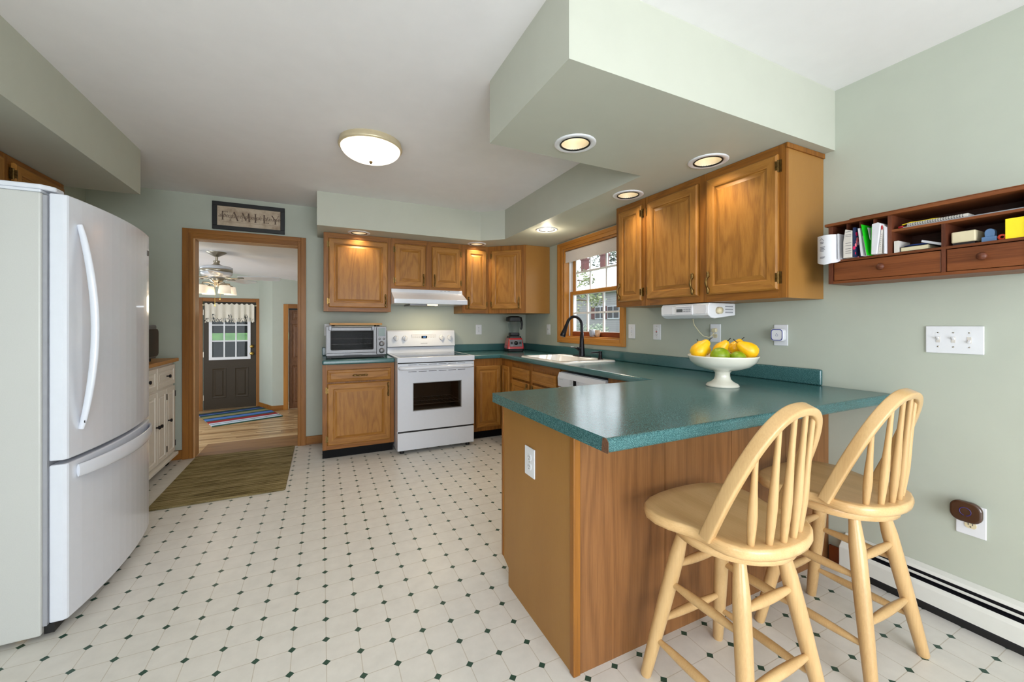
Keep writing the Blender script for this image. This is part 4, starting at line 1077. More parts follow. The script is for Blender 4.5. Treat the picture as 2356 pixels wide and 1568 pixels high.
# ================================================================== LAMPS
def can_light(x, y, label, eye=False):
    if eye: light('recessed_lamp_spill', 'POINT', (x, y, ZS - 0.075), 3.0, (1, 0.86, 0.66), shadow_soft_size=0.04)
    t = thing('recessed_light', label, 'recessed light', (x, y, ZS), 0, 'recessed lights in the soffit')
    obj('trim_ring', MB().lathe([(0.104, 0.0), (0.104, -0.003), (0.098, -0.007), (0.076, -0.004), (0.072, 0.0)], caps=False, n=36), M['white_plastic'], t)
    obj('gasket', MB().lathe([(0.0755, -0.0042), (0.0755, -0.006), (0.069, -0.006), (0.069, 0.004)], caps=False, n=36), M['black'], t)
    obj('reflector', MB().lathe([(0.069, 0.0), (0.062, 0.06), (0.055, 0.11), (0.02, 0.13), (0, 0.13)], caps=False, n=32), M['can'], t)
    if eye: obj('bulb', MB().sphere((0, 0, 0.03), 0.045, 20, 12), M['bulb'], t)
    else: obj('bulb', MB().sphere((0, 0, 0.082), 0.047, 20, 12, sz=0.55), M['bulb'], t)
    light('recessed_lamp', 'SPOT', (x, y, ZS - (0.02 if eye else 0.0)), 12, (1, 0.84, 0.62), spot_size=2.1, spot_blend=0.8, shadow_soft_size=0.05)
M['can'] = simple('pale_gold_reflector', (214, 202, 178), 0.45, 0.2)
for (x, y), (lb, eye) in zip(CANS, [('recessed lamp in the peninsula soffit corner, farthest from the cabinets', False), ('recessed lamp in front of the large double-door upper cabinet', False),
        ('recessed lamp in front of the narrow cabinet beside the window', False), ('recessed lamp with a low bulb in the soffit above the sink', True), ('recessed lamp before the corner cabinet and the hood cabinet', False), ('recessed lamp over the wide-door cabinet above the toaster oven', False)]):
    can_light(x, y, lb, eye)

t = thing('ceiling_light', 'lit flush dome ceiling light in the middle of the kitchen ceiling', 'ceiling light', (0.30, 2.80, ZC))
obj('rim', MB().lathe([(0.195, 0.0), (0.198, -0.02), (0.204, -0.034), (0.198, -0.044), (0.188, -0.044)], caps=False, n=48), simple('antique_white_rim', (206, 192, 160), 0.35, 0.3), t)
prof = [(0.19 * math.cos(a), -0.038 - 0.088 * math.sin(a)) for a in [k * PI / 2 / 12 for k in range(13)]]
obj('glass_bowl', MB().lathe(prof, n=48, caps=False), M['dome_glass'], t)
obj('finial', MB().lathe([(0.008, -0.124), (0.011, -0.13), (0.006, -0.136), (0.004, -0.142), (0, -0.143)], n=14), M['brass'], t)
light('dome_lamp', 'SPOT', (0.30, 2.80, ZC - 0.15), 15, (1, 0.86, 0.68), spot_size=math.radians(172), spot_blend=0.6, shadow_soft_size=0.12)

# ================================================================== BAR STOOLS
def seat_outline():
    half = [(0.0, 0.236), (0.075, 0.232), (0.142, 0.220), (0.192, 0.196), (0.220, 0.160), (0.230, 0.114), (0.223, 0.066), (0.206, 0.025), (0.193, -0.010), (0.190, -0.045), (0.194, -0.080), (0.191, -0.112), (0.172, -0.148), (0.140, -0.175), (0.098, -0.195), (0.050, -0.207), (0.0, -0.210)]
    return half + [(-x, y) for x, y in half[-2:0:-1]]
def make_stool(label, loc, rz, seat_rz):
    t = thing('bar_stool', label, 'bar stool', loc, rz, 'blond wooden bar stools at the peninsula')
    SZ = 0.612
    R = Matrix.Rotation(seat_rz, 4, 'Z')
    out = seat_outline(); m_ = len(out)
    def ringz(k, z): return [(x * k, y * k, z) for x, y in out]
    s = MB(); rg = [ringz(0.93, SZ - 0.036), ringz(0.985, SZ - 0.033), ringz(1.0, SZ - 0.022), ringz(0.998, SZ - 0.010), ringz(0.985, SZ - 0.002), ringz(0.96, SZ), ringz(0.8, SZ - 0.004), ringz(0.5, SZ - 0.008), ringz(0.15, SZ - 0.009)]
    s.rings(rg).xform(R); obj('seat', s, M['birch_seat'], t)
    sw = MB().lathe([(0.0, SZ - 0.072), (0.168, SZ - 0.072), (0.182, SZ - 0.066), (0.182, SZ - 0.044), (0.176, SZ - 0.037)], n=36); obj('swivel_plate', sw, M['birch_seat'], t)
    # legs
    def leg_pt(sx, sy, z):
        u = 1 - z / (SZ - 0.07)
        return Vector((sx * (0.100 + 0.089 * u), sy * (0.100 + 0.089 * u), z))
    for sx in (-1, 1):
        for sy in (-1, 1):
            zs = [0.0, 0.006, 0.06, 0.16, 0.28, 0.38, 0.44, 0.48, 0.515, SZ - 0.0715]
            rs = [0.0165, 0.0185, 0.0200, 0.0225, 0.0245, 0.0250, 0.0245, 0.0215, 0.0185, 0.017]
            obj('leg', MB().tube([leg_pt(sx, sy, z) for z in zs], rs, 16), M['birch'], t)
    def stretch(a, b):
        pts = [a.lerp(b, k / 10) for k in range(11)]
        rs = [0.0075 + 0.0080 * math.sin(PI * min(1, max(0, k / 10))) ** 0.9 for k in range(11)]
        obj('stretcher', MB().tube(pts, rs, 12), M['birch'], t)
    for sy in (-1, 1):
        for z in (0.205, 0.405): stretch(leg_pt(-1, sy, z), leg_pt(1, sy, z))
    for sx in (-1, 1):
        for z in (0.140, 0.345): stretch(leg_pt(sx, -1, z), leg_pt(sx, 1, z))
    # bow back
    def arch(th, off=0.0):
        cc = math.cos(th); x = -0.190 * math.copysign(abs(cc) ** 0.80, cc); h = 0.395 * math.sin(th) ** 0.86 if 0 < th < PI else 0.0
        bulge = 0.014 * math.sin(2 * th) * -1
        return Vector((x + 0.0, -0.048 - 0.162 * (h / 0.395), SZ - 0.012 + h))
    N = 40; rings = []
    for k in range(N + 1):
        th = PI * k / N; p = arch(th); a = arch(max(0, th - 0.02)); b = arch(min(PI, th + 0.02)); tg = (b - a).normalized()
        nrm = Vector((0, math.cos(math.atan2(0.162, 0.395)), math.sin(math.atan2(0.162, 0.395)))).normalized()
        rad = tg.cross(nrm).normalized()
        hw, hd = 0.0130, 0.0195
        ring = []
        for cx, cy in rrect(-hw, hw, -hd, hd, 0.006, 3): ring.append(tuple(p + rad * cx + nrm * cy))
        rings.append(ring)
    obj('back_bow', MB().rings(rings).xform(R), M['birch'], t)
    for i in range(6):
        xb = -0.128 + 0.0512 * i
        yb = -0.178 + 0.034 * (xb / 0.128) ** 2
        xt = xb * 1.12
        th = math.acos(max(-1, min(1, math.copysign((abs(xt) / 0.190) ** 1.25, -xt))))
        top = arch(th) ; top.z -= 0.006
        bot = Vector((xb, yb, SZ - 0.006))
        us = [0, 0.06, 0.2, 0.32, 0.45, 0.6, 0.8, 1.0]; rs = [0.0088, 0.0100, 0.0124, 0.0132, 0.0118, 0.0094, 0.0078, 0.0072]
        obj('spindle', MB().tube([bot.lerp(top, u) for u in us], rs, 12).xform(R), M['birch'], t)
    return t
make_stool('blond wooden bar stool nearer the camera, at the left of the peninsula overhang', (1.222, 0.870, 0), 0, math.radians(2))
make_stool('blond wooden bar stool nearer the wall with the baseboard heater', (1.838, 0.857, 0), 0, math.radians(0.5))

# ================================================================== BASEBOARD HEATER
t = thing('baseboard_heater', 'long white baseboard heater along the right wall behind the stools', 'baseboard heater', (XR, 1.085, 0), R_R)
HL = 3.2
obj('back_plate', MB().box(0, HL, -0.006, -0.001, 0.012, 0.166), M['heater'], t)
obj('top_hood', MB().prism([(-0.001, 0.178), (-0.001, 0.166), (-0.020, 0.160), (-0.027, 0.152), (-0.030, 0.154), (-0.024, 0.167)], 0.0, HL, ax='x'), M['heater'], t)
obj('damper', MB().prism([(-0.032, 0.138), (-0.033, 0.141), (-0.043, 0.1365), (-0.042, 0.1335)], 0.02, HL, ax='x'), M['heater'], t)
obj('front_panel', MB().prism([(-0.064, 0.040), (-0.060, 0.038), (-0.060, 0.104), (-0.054, 0.117), (-0.056, 0.121), (-0.062, 0.116), (-0.066, 0.104)], 0.02, HL, ax='x'), M['heater'], t)
obj('fins', MB().box(0.02, HL, -0.056, -0.008, 0.028, 0.118), M['fins'], t)
obj('slot_shadow', MB().box(0.02, HL, -0.0085, -0.0062, 0.118, 0.160), M['fins'], t)  # dark sheet over the back plate, in place of shade inside the slots
obj('end_cap', MB().prism([(-0.001, 0.0), (-0.001, 0.179), (-0.03, 0.168), (-0.068, 0.125), (-0.068, 0.0)], 0, 0.055, ax='x'), M['heater'], t, bevel=0.004)
obj('kick_shadow', MB().box(0.02, HL, -0.050, -0.044, 0.0, 0.028), M['black'], t)  # black strip standing in for the shadow in the gap below the panel

# ================================================================== OUTLETS AND SWITCHES
def receptacle_mb(ivory=False):
    mb = MB().prism([(0.017 * math.cos(a) , max(-0.0135, min(0.0135, 0.017 * math.sin(a)))) for a in [2 * PI * k / 24 for k in range(24)]], -0.008, -0.004, ax='y')
    mb.box(-0.0075, -0.0050, -0.0086, -0.006, -0.001, 0.008, 1).box(0.0050, 0.0072, -0.0086, -0.006, 0.0, 0.007, 1).box(-0.0022, 0.0022, -0.0086, -0.006, -0.0095, -0.005, 1)
    return mb
SOCK = receptacle_mb().mesh('receptacle', [M['white_plastic'], M['ink']])
SOCK_I = receptacle_mb().mesh('receptacle', [M['ivory'], M['ink']])
SCREW = MB().lathe([(0, 0.0055), (0.0032, 0.0055), (0.0026, 0.0075), (0, 0.008)], ax='y', n=10).mesh('screw', M['nickel'])
def plate(name, label, cat, loc, rot, w=0.078, h=0.122, kind='outlet', sock=None):
    t = thing(name, label, cat, loc, rot)
    obj('plate', MB().box(-w / 2, w / 2, -0.006, -0.0005, -h / 2, h / 2), M['white_plastic'], t, bevel=0.003)
    if kind == 'outlet':
        for z in (0.0195, -0.0195): obj('receptacle', sock or SOCK, None, t, loc=(0, 0, z))
        obj('screw', SCREW, None, t)
    if kind == 'gfci':
        obj('receptacle_face', MB().box(-0.0165, 0.0165, -0.009, -0.005, -0.034, 0.034), M['white_plastic'], t, bevel=0.002)
        obj('reset_button', MB().box(-0.006, 0.006, -0.0105, -0.008, 0.001, 0.007), M['red'], t); obj('test_button', MB().box(-0.006, 0.006, -0.0105, -0.008, -0.009, -0.003), M['black'], t)
        g = MB()
        for z in (0.022, -0.020): g.box(-0.0075, -0.0055, -0.0096, -0.008, z - 0.003, z + 0.004).box(0.0052, 0.0072, -0.0096, -0.008, z - 0.003, z + 0.004).box(-0.002, 0.002, -0.0096, -0.008, z - 0.011, z - 0.007)
        obj('slots', g, M['ink'], t)
        for z in (0.045, -0.045): obj('screw', SCREW, None, t, loc=(0, 0, z))
    if kind == 'switch':
        obj('toggle_frame', MB().box(-0.006, 0.006, -0.0075, -0.005, -0.0125, 0.0125), M['paper'], t)
        obj('toggle', MB().box(-0.004, 0.004, -0.018, -0.005, -0.002, 0.010), M['white_plastic'], t, bevel=0.0015)
        for z in (0.03, -0.03): obj('screw', SCREW, None, t, loc=(0, 0, z))
    if kind == 'rocker':
        obj('rocker', MB().box(-0.0165, 0.0165, -0.009, -0.005, -0.034, 0.034), M['white_plastic'], t, bevel=0.002)
        obj('slider', MB().box(-0.004, 0.004, -0.011, -0.008, -0.004, 0.012), M['ink'], t)
    return t
plate('outlet', 'white outlet on the back wall between the range and the red blender', 'outlet', (1.755, YB, 1.173), 0)
plate('outlet', 'white outlet half hidden behind the steel toaster oven', 'outlet', (0.066, YB, 1.18), 0, 0.072)
plate('dimmer_switch', 'white slider switch between the corner cabinet and the window', 'light switch', (XR, 4.014, 1.176), R_R, kind='rocker')
plate('light_switch', 'white switch plate right of the window trim', 'light switch', (XR, 2.628, 1.176), R_R, kind='switch')
plate('outlet', 'white outlet with red and black buttons under the upper cabinets', 'outlet', (XR, 2.343, 1.176), R_R, kind='gfci')
rad_out = plate('outlet', 'white outlet under the radio, behind the fruit bowl', 'outlet', (XR, 1.824, 1.178), R_R, sock=SOCK_I)
plate('outlet', 'white outlet behind the square plug-in door chime', 'outlet', (XR, 1.400, 1.174), R_R)
plate('outlet', 'white outlet low on the wall above the heater, under the brown plug-in device', 'outlet', (XR, 0.652, 0.432), R_R, 0.086, 0.128, sock=SOCK_I)
plate('outlet', 'white outlet on the end of the oak peninsula', 'outlet', (0.80, 1.481, 0.655), R_R, 0.086)
t = thing('light_switch', 'white triple switch plate below the wall organizer', 'light switch', (XR, 0.701, 1.171), R_R)
obj('plate', MB().box(-0.086, 0.086, -0.007, -0.0005, -0.058, 0.058), M['white_plastic'], t, bevel=0.003)
for k, x in enumerate((-0.046, 0, 0.046)):
    obj('toggle_frame', MB().box(x - 0.006, x + 0.006, -0.0085, -0.006, -0.0125, 0.0125), M['paper2'], t)
    s = 1 if k < 2 else -1
    obj('toggle', MB().prism([(-0.006, -0.003 * s), (-0.018, 0.008 * s), (-0.017, 0.012 * s), (-0.006, 0.009 * s)], x - 0.004, x + 0.004, ax='x'), M['white_plastic'], t, bevel=0.001)
    for z in (0.03, -0.03): obj('screw', SCREW, None, t, loc=(x, -0.001, z))
# plug-in chime
t = thing('door_chime', 'white rounded-square plug-in door chime with a blue ring', 'door chime', (XR, 1.398, 1.176), R_R)
rr = rrect(-0.036, 0.036, -0.036, 0.036, 0.018)
obj('body', MB().prism(rr, -0.046, -0.0175, ax='y').prism(rrect(-0.02, 0.02, -0.02, 0.02, 0.005), -0.0175, -0.0085, ax='y'), M['white_plastic'], t, bevel=0.004, seg=3)
ro, ri = rrect(-0.0325, 0.0325, -0.0325, 0.0325, 0.016), rrect(-0.0285, 0.0285, -0.0285, 0.0285, 0.013)
obj('blue_ring', MB().rings([[(x, -0.0464, z) for x, z in ro], [(x, -0.0470, z) for x, z in ro], [(x, -0.0470, z) for x, z in ri], [(x, -0.0464, z) for x, z in ri]], cap0=False, cap1=False), M['blue_ring'], t)
bell = MB().tube([(-0.006, -0.0466, -0.006), (-0.005, -0.0466, 0.002), (0, -0.0466, 0.009), (0.005, -0.0466, 0.002), (0.006, -0.0466, -0.006), (-0.006, -0.0466, -0.006)], 0.0006, 6)
obj('bell_mark', bell, M['blue_ring'], t)
# brown plug-in
t = thing('plug_in_repeater', 'brown glossy plug-in device with a violet ring, low on the right wall', 'plug-in device', (XR, 0.655, 0.474), R_R)
rr = rrect(-0.046, 0.046, -0.042, 0.042, 0.032, 8)
obj('body', MB().prism(rr, -0.052, -0.030, ax='y').prism(rrect(-0.026, 0.026, -0.014, 0.024, 0.008), -0.030, -0.0085, ax='y'), M['brown_gloss'], t, bevel=0.007, seg=3)
obj('violet_ring', MB().rings([[(q * math.cos(a), -0.0528 + dy, 0.002 + q * math.sin(a)) for a in [math.radians(-80 + k * 340 / 30) for k in range(31)]] for q, dy in ((0.0175, 0.001), (0.0175, 0), (0.0150, 0), (0.0150, 0.001))], cap0=False, cap1=False, closed=False), M['violet'], t)

# ================================================================== THINGS ON THE COUNTERS
# steel toaster oven
t = thing('toaster_oven', 'steel toaster oven on the short counter under the wide upper cabinet', 'toaster oven', (0.041, 4.10, CT1))
TW, TH = 0.545, 0.306
sh = MB().box(0, TW, 0.006, 0.33, 0.028, 0.036).box(0, TW, 0.006, 0.33, TH - 0.012, TH).box(0, 0.012, 0.006, 0.33, 0.036, TH - 0.012).box(0.452, TW, 0.006, 0.33, 0.036, TH - 0.012).box(0.012, 0.452, 0.31, 0.33, 0.036, TH - 0.012)
obj('shell', sh, M['steel'], t, bevel=0.002)
obj('base', MB().box(0.012, TW - 0.012, 0.012, 0.32, 0.006, 0.028), M['black'], t)
for x in (0.04, TW - 0.04):
    for y in (0.04, 0.29): obj('foot', MB().cyl((x, y, 0), (x, y, 0.008), 0.014, n=12), M['black'], t)
obj('cavity', MB().box(0.0125, 0.4515, 0.30, 0.309, 0.0365, TH - 0.0125).box(0.0125, 0.016, 0.02, 0.30, 0.04, TH - 0.016).box(0.448, 0.4515, 0.02, 0.30, 0.04, TH - 0.016).box(0.016, 0.448, 0.02, 0.30, 0.0365, 0.04), M['black'], t)
wx0, wx1, wz0, wz1 = 0.040, 0.420, 0.083, 0.265
d = MB().box(0.003, 0.448, -0.016, 0.006, 0.056, wz0).box(0.003, 0.448, -0.016, 0.006, wz1, TH - 0.004).box(0.003, wx0, -0.016, 0.006, wz0, wz1).box(wx1, 0.448, -0.016, 0.006, wz0, wz1)
dr = obj('door', d, M['steel'], t)
ro, ri = rrect(wx0 - 0.002, wx1 + 0.002, wz0 - 0.002, wz1 + 0.002, 0.014), rrect(wx0 + 0.008, wx1 - 0.008, wz0 + 0.008, wz1 - 0.008, 0.010)
obj('window_gasket', MB().rings([[(x, -0.0165, z) for x, z in ro], [(x, -0.019, z) for x, z in ro], [(x, -0.019, z) for x, z in ri], [(x, -0.010, z) for x, z in ri]], cap0=False, cap1=False), M['black'], dr)
obj('glass_pane', MB().box(wx0, wx1, -0.012, -0.009, wz0, wz1), M['toaster_glass'], dr)
hd = obj('handle', MB().tube([(0.035, -0.045, TH - 0.005), (0.415, -0.045, TH - 0.005)], 0.0075, 12), M['steel'], dr)
for x in (0.036, 0.414): obj('bracket', MB().box(x - 0.012, x + 0.012, -0.052, -0.016, TH - 0.036, TH + 0.004), M['dark_steel'], dr, bevel=0.003)
obj('crumb_tray', MB().prism([(0.004, 0.03), (0.148, 0.03), (0.160, 0.038), (0.315, 0.038), (0.327, 0.03), (0.448, 0.03), (0.448, 0.052), (0.004, 0.052)], -0.014, 0.006, ax='y'), M['steel'], t)
cp = obj('control_panel', MB().prism(rrect(0.452, TW - 0.001, 0.03, TH - 0.002, 0.012), -0.012, 0.006, ax='y'), M['steel'], t, bevel=0.002)
obj('screen', MB().box(0.468, 0.530, -0.0135, -0.011, 0.212, 0.288), M['lcd'], cp, bevel=0.001)
obj('screen_frame', MB().box(0.465, 0.533, -0.0130, -0.011, 0.208, 0.292), M['dark_steel'], cp)
for x in (0.478, 0.519): obj('button', MB().lathe([(0, 0), (0.010, 0), (0.010, 0.004), (0.008, 0.006), (0, 0.006)], (x, -0.012, 0.183), 'y', 18), M['steel'], cp)
for z in (0.135, 0.068):
    k = obj('knob', MB().lathe([(0, 0), (0.023, 0), (0.0225, 0.016), (0.020, 0.02), (0, 0.0195)], (0.4985, -0.012, z), 'y', 28), M['steel'], cp)
    obj('collar', MB().lathe([(0.0228, 0.0), (0.0255, 0.0), (0.0255, 0.003), (0.0228, 0.003)], (0.4985, -0.012, z), 'y', 28, caps=False), M['black'], k)
for z, bent in ((0.178, True), (0.134, False)):
    z0 = z
    pts = [(0.016, 0.03, z0), (0.045, 0.03, z0), (0.06, 0.03, z0 + 0.012), (0.40, 0.03, z0 + 0.012), (0.415, 0.03, z0), (0.448, 0.03, z0)] if bent else [(0.016, 0.03, z0), (0.448, 0.03, z0)]
    r_ = MB().tube(pts, 0.0018, 6)
    for k in range(12): r_.cyl((0.03 + k * 0.037, 0.03, z0 + (0.012 if bent and 0 < k < 11 else 0)), (0.03 + k * 0.037, 0.29, z0), 0.0012, n=5)
    obj('wire_rack', r_, M['steel'], t)
o = obj('badge', text_mb('Breville', 0.008, depth=0.0003), M['ink'], dr, loc=(0.235, -0.0166, 0.281))
o = obj('cutting_board', MB().box(0, 0.475, 0, 0.30, 0, 0.020), M['bamboo'], loc=(0.075, 4.13, CT1 + TH + 0.0125), bevel=0.003)
tag(o, 'bamboo cutting board lying on top of the steel toaster oven', 'cutting board')
for x in (0.03, 0.44):
    for y in (0.03, 0.26): obj('foot', MB().cyl((x, y, -0.012), (x, y, 0.0), 0.012, n=10), M['black'], o)

# blender in the corner
t = thing('blender', 'red countertop blender with a clear jar in the counter corner', 'blender', (2.105, 4.32, CT1), math.radians(-12))
def sq(w, d, z, r=0.02): return [(x, y, z) for x, y in rrect(-w / 2, w / 2, -d / 2, d / 2, r)]
obj('foot_base', MB().rings([sq(0.185, 0.19, 0.0), sq(0.195, 0.20, 0.01), sq(0.20, 0.205, 0.038)], smooth=False), M['black'], t)
bd = obj('motor_base', MB().rings([sq(0.205, 0.21, 0.038), sq(0.203, 0.208, 0.055), sq(0.168, 0.18, 0.150), sq(0.158, 0.17, 0.163)], smooth=False), M['red'], t, bevel=0.003)
pan = MB(); a0 = (-0.105, 0.05); 
def fyb(z): return -0.105 + (z - 0.045) * 0.0140 / 0.105 - 0.003
pan.add([(-0.083, fyb(0.062), 0.062), (0.083, fyb(0.062), 0.062), (0.072, fyb(0.145), 0.145), (-0.072, fyb(0.145), 0.145)], [(0, 1, 2, 3)])
obj('control_panel', MB().prism([(fyb(0.062) + 0.008, 0.062), (fyb(0.062), 0.062), (fyb(0.145), 0.145), (fyb(0.145) + 0.008, 0.145)], -0.075, 0.075, ax='x'), M['dark_steel'], bd, bevel=0.002)
kn = obj('dial', MB().lathe([(0, 0), (0.024, 0), (0.022, 0.014), (0, 0.016)], (0, fyb(0.105), 0.105), 'y', 24), M['black'], bd)
obj('dial_ring', MB().lathe([(0.0245, 0), (0.028, 0), (0.028, 0.004), (0.0245, 0.004)], (0, fyb(0.105), 0.105), 'y', 28, caps=False), M['steel'], bd)
for x in (-0.052, 0.052): obj('switch', MB().box(x - 0.013, x + 0.013, fyb(0.105) - 0.006, fyb(0.105), 0.092, 0.120), M['black'], bd, bevel=0.003)
obj('maker_mark', text_mb('Vitamix', 0.010), M['paper'], bd, loc=(-0.05, fyb(0.07) - 0.0005, 0.07))
obj('drive_collar', MB().rings([sq(0.15, 0.16, 0.163), sq(0.145, 0.155, 0.183), sq(0.11, 0.11, 0.186)], smooth=False), M['black'], t)
obj('jar_base', MB().rings([sq(0.11, 0.11, 0.186), sq(0.118, 0.118, 0.20), sq(0.112, 0.112, 0.226)], smooth=False), M['fins'], t)
obj('jar', MB().rings([sq(0.108, 0.108, 0.226, 0.03), sq(0.116, 0.116, 0.26, 0.03), sq(0.150, 0.150, 0.375, 0.035)], cap0=False, cap1=False), M['jar'], t)
obj('lid', MB().rings([sq(0.152, 0.152, 0.360, 0.035), sq(0.185, 0.165, 0.366, 0.04), sq(0.175, 0.158, 0.412, 0.04), sq(0.11, 0.11, 0.424, 0.035)], smooth=False), M['black'], t, bevel=0.004)
obj('jar_handle', MB().tube([(0.070, 0, 0.385), (0.094, 0, 0.375), (0.099, 0, 0.33), (0.094, 0, 0.28), (0.086, 0, 0.262)], [0.012, 0.014, 0.014, 0.013, 0.009], 10), M['black'], t)

# pedestal bowl of fruit
BX, BY = 1.908, 1.405
t = thing('fruit_bowl', 'cream pedestal bowl of fruit on the peninsula countertop', 'bowl', (BX, BY, CT1))
prof = [(0.0, 0.0), (0.079, 0.0), (0.080, 0.006), (0.072, 0.016), (0.052, 0.026), (0.040, 0.038), (0.036, 0.055), (0.036, 0.072), (0.046, 0.083), (0.085, 0.090), (0.130, 0.107), (0.158, 0.132), (0.167, 0.155), (0.170, 0.163), (0.165, 0.163), (0.150, 0.136), (0.12, 0.112), (0.06, 0.097), (0.0, 0.094)]
obj('bowl', MB().lathe(prof, n=48, caps=False), M['cream_china'], t)
def pear(label, p, ax, s=1.0):
    z = Vector(ax).normalized(); q = Vector((0, 0, 1)).rotation_difference(z)
    t = thing('pear', label, 'pear', (BX + p[0], BY + p[1], CT1 + p[2]), 0, 'yellow pears in the bowl')
    pf = [(0.0, -0.040), (0.018, -0.039), (0.034, -0.028), (0.041, -0.008), (0.038, 0.014), (0.029, 0.034), (0.022, 0.050), (0.018, 0.060), (0.010, 0.067), (0.0, 0.068)]
    m = MB().lathe([(r * s, h * s) for r, h in pf], n=20, caps=False).xform(q.to_matrix().to_4x4())
    obj('flesh', m, M['pear'], t)
    obj('stem', MB().tube([(0, 0, 0.066 * s), (0.002, 0, 0.078 * s), (0.006, 0, 0.092 * s)], [0.0022, 0.002, 0.0025], 6).xform(q.to_matrix().to_4x4()), M['black'], t)
    obj('blossom_end', MB().sphere((0, 0, -0.0395 * s), 0.005, 8, 5, sz=0.3).xform(q.to_matrix().to_4x4()), M['bark'], t)
# across = right of the picture, along the bar; deep = away from the camera
def lr(u, dep, z): return (u * 0.80 + dep * 0.60, -u * 0.60 + dep * 0.80, z)
pear('yellow pear at the left rim of the bowl, stem pointing up', lr(-0.118, -0.015, 0.186), (lr(0.62, 0.05, 0.72)), 1.05)
pear('yellow pear at the right rim of the bowl, lying on its side', lr(0.124, -0.012, 0.190), (lr(-0.72, -0.05, 0.50)), 1.04)
pear('yellow pear in the middle of the bowl with a stem leaning right', lr(0.004, 0.045, 0.192), (lr(0.35, -0.35, 0.6)), 0.86)
pear('yellow pear at the back of the bowl, right of the middle pear', lr(0.086, 0.080, 0.198), (lr(0.4, 0.1, 0.5)), 0.84)
pear('yellow pear at the back of the bowl, left of the middle pear', lr(-0.066, 0.098, 0.186), (lr(-0.3, 0.5, 0.6)), 0.84)
for lb, p, s in (('large green fruit at the front of the bowl, left of centre', lr(-0.034, -0.075, 0.166), 1.06), ('green fruit at the front of the bowl, right of centre', lr(0.048, -0.080, 0.156), 0.86), ('green fruit tucked between the pears at the centre of the bowl', lr(0.048, 0.012, 0.146), 0.66)):
    o = thing('green_fruit', lb, 'fruit', (BX + p[0], BY + p[1], CT1 + p[2]), 0, 'green fruit in the bowl')
    obj('flesh', MB().sphere((0, 0, 0), 0.043 * s, 22, 14, sz=0.90, sx=1.06), M['lime'], o)

# under-cabinet radio
t = thing('radio', 'white under-cabinet radio hanging below the double-door upper cabinet', 'radio', (2.075, 1.985, 1.272), R_R)
# local x to the near side (0..0.365), y to the wall
pf = [(0.005, 0.02), (0.0, 0.03), (0.0, 0.075), (0.012, 0.094), (0.245, 0.094), (0.245, 0.02), (0.06, 0.0), (0.03, 0.004)]
obj('case', MB().prism([(p[0], p[1]) for p in pf], 0.0, 0.365, ax='x'), M['white_plastic'], t, bevel=0.006, seg=3)
ft = obj('front_panel', MB().box(0.125, 0.255, -0.005, 0.004, 0.024, 0.084), M['paper'], t, bevel=0.003)
obj('display', MB().box(0.135, 0.182, -0.0065, -0.004, 0.042, 0.062), M['lcd_dark'], ft)
for r_ in range(2):
    for k in range(3): obj('button', MB().box(0.190 + k * 0.020, 0.204 + k * 0.020, -0.008, -0.004, 0.043 + r_ * 0.012, 0.050 + r_ * 0.012), M['grey_line'], ft)
obj('disc_slot', MB().box(0.132, 0.248, -0.0062, -0.004, 0.070, 0.073), M['grey_line'], ft)
for x in (0.06, 0.31): obj('speaker', MB().prism(rrect(x - 0.04, x + 0.04, 0.030, 0.082, 0.012), -0.002, 0.001, ax='y'), M['paper'], t, bevel=0.001)
kn = obj('dial', MB().lathe([(0.0, 0), (0.022, 0.0), (0.020, 0.022), (0, 0.024)], (0.365, 0.085, 0.048), 'x', 20), M['ivory'], t)
obj('vents', MB().box(0.3645, 0.3665, 0.15, 0.22, 0.07, 0.078).box(0.3645, 0.3665, 0.15, 0.22, 0.052, 0.06).box(0.3645, 0.3665, 0.15, 0.22, 0.034, 0.042), M['grey_line'], t)
obj('cord', MB().tube([(0.10, 0.18, 0.02), (0.10, 0.20, -0.04), (0.085, 0.27, -0.09), (0.09, 0.30, -0.115), (0.125, 0.315, -0.125), (0.15, 0.318, -0.105), (0.158, 0.322, -0.085), (0.161, 0.323, -0.077)], 0.003, 8), M['ivory'], t)
obj('plug', MB().box(0.148, 0.176, 0.308, 0.326, -0.088, -0.064), M['ivory'], t, bevel=0.002)

# window things
o = thing('roller_shade', 'pale roller shade rolled down a little at the top of the kitchen window', 'shade', (XR + 0.030, 3.685, 2.02), R_R)
obj('roller', MB().cyl((0.0, 0, 0), (0.905, 0, 0), 0.017, n=20), M['shade_cloth'], o)
obj('cloth', MB().box(0.012, 0.893, -0.018, -0.016, -0.108, 0.002), M['shade_cloth'], o)
obj('hem_bar', MB().box(0.012, 0.893, -0.021, -0.013, -0.112, -0.098), M['shade_cloth'], o, bevel=0.002)
for x in (-0.003, 0.908): obj('bracket', MB().box(x - 0.003, x + 0.003, -0.012, 0.012, -0.012, 0.0176), M['nickel'], o)
o = thing('cup', 'small blue-grey cup on the window sill behind the faucet', 'cup', (XR + 0.033, 3.225, WZ0 + 0.0125))
obj('body', MB().lathe([(0, 0), (0.026, 0), (0.030, 0.02), (0.035, 0.073), (0.032, 0.073), (0.027, 0.02), (0, 0.006)], n=20, caps=False), M['frosted_grey'], o)
o = thing('cup', 'small clear-and-tan tumbler on the window sill beside the blue-grey cup', 'cup', (XR + 0.040, 3.150, WZ0 + 0.0125))
obj('body', MB().lathe([(0, 0), (0.022, 0), (0.028, 0.068), (0.026, 0.068), (0.020, 0.005), (0, 0.004)], n=20, caps=False), M['tan_glaze'], o)

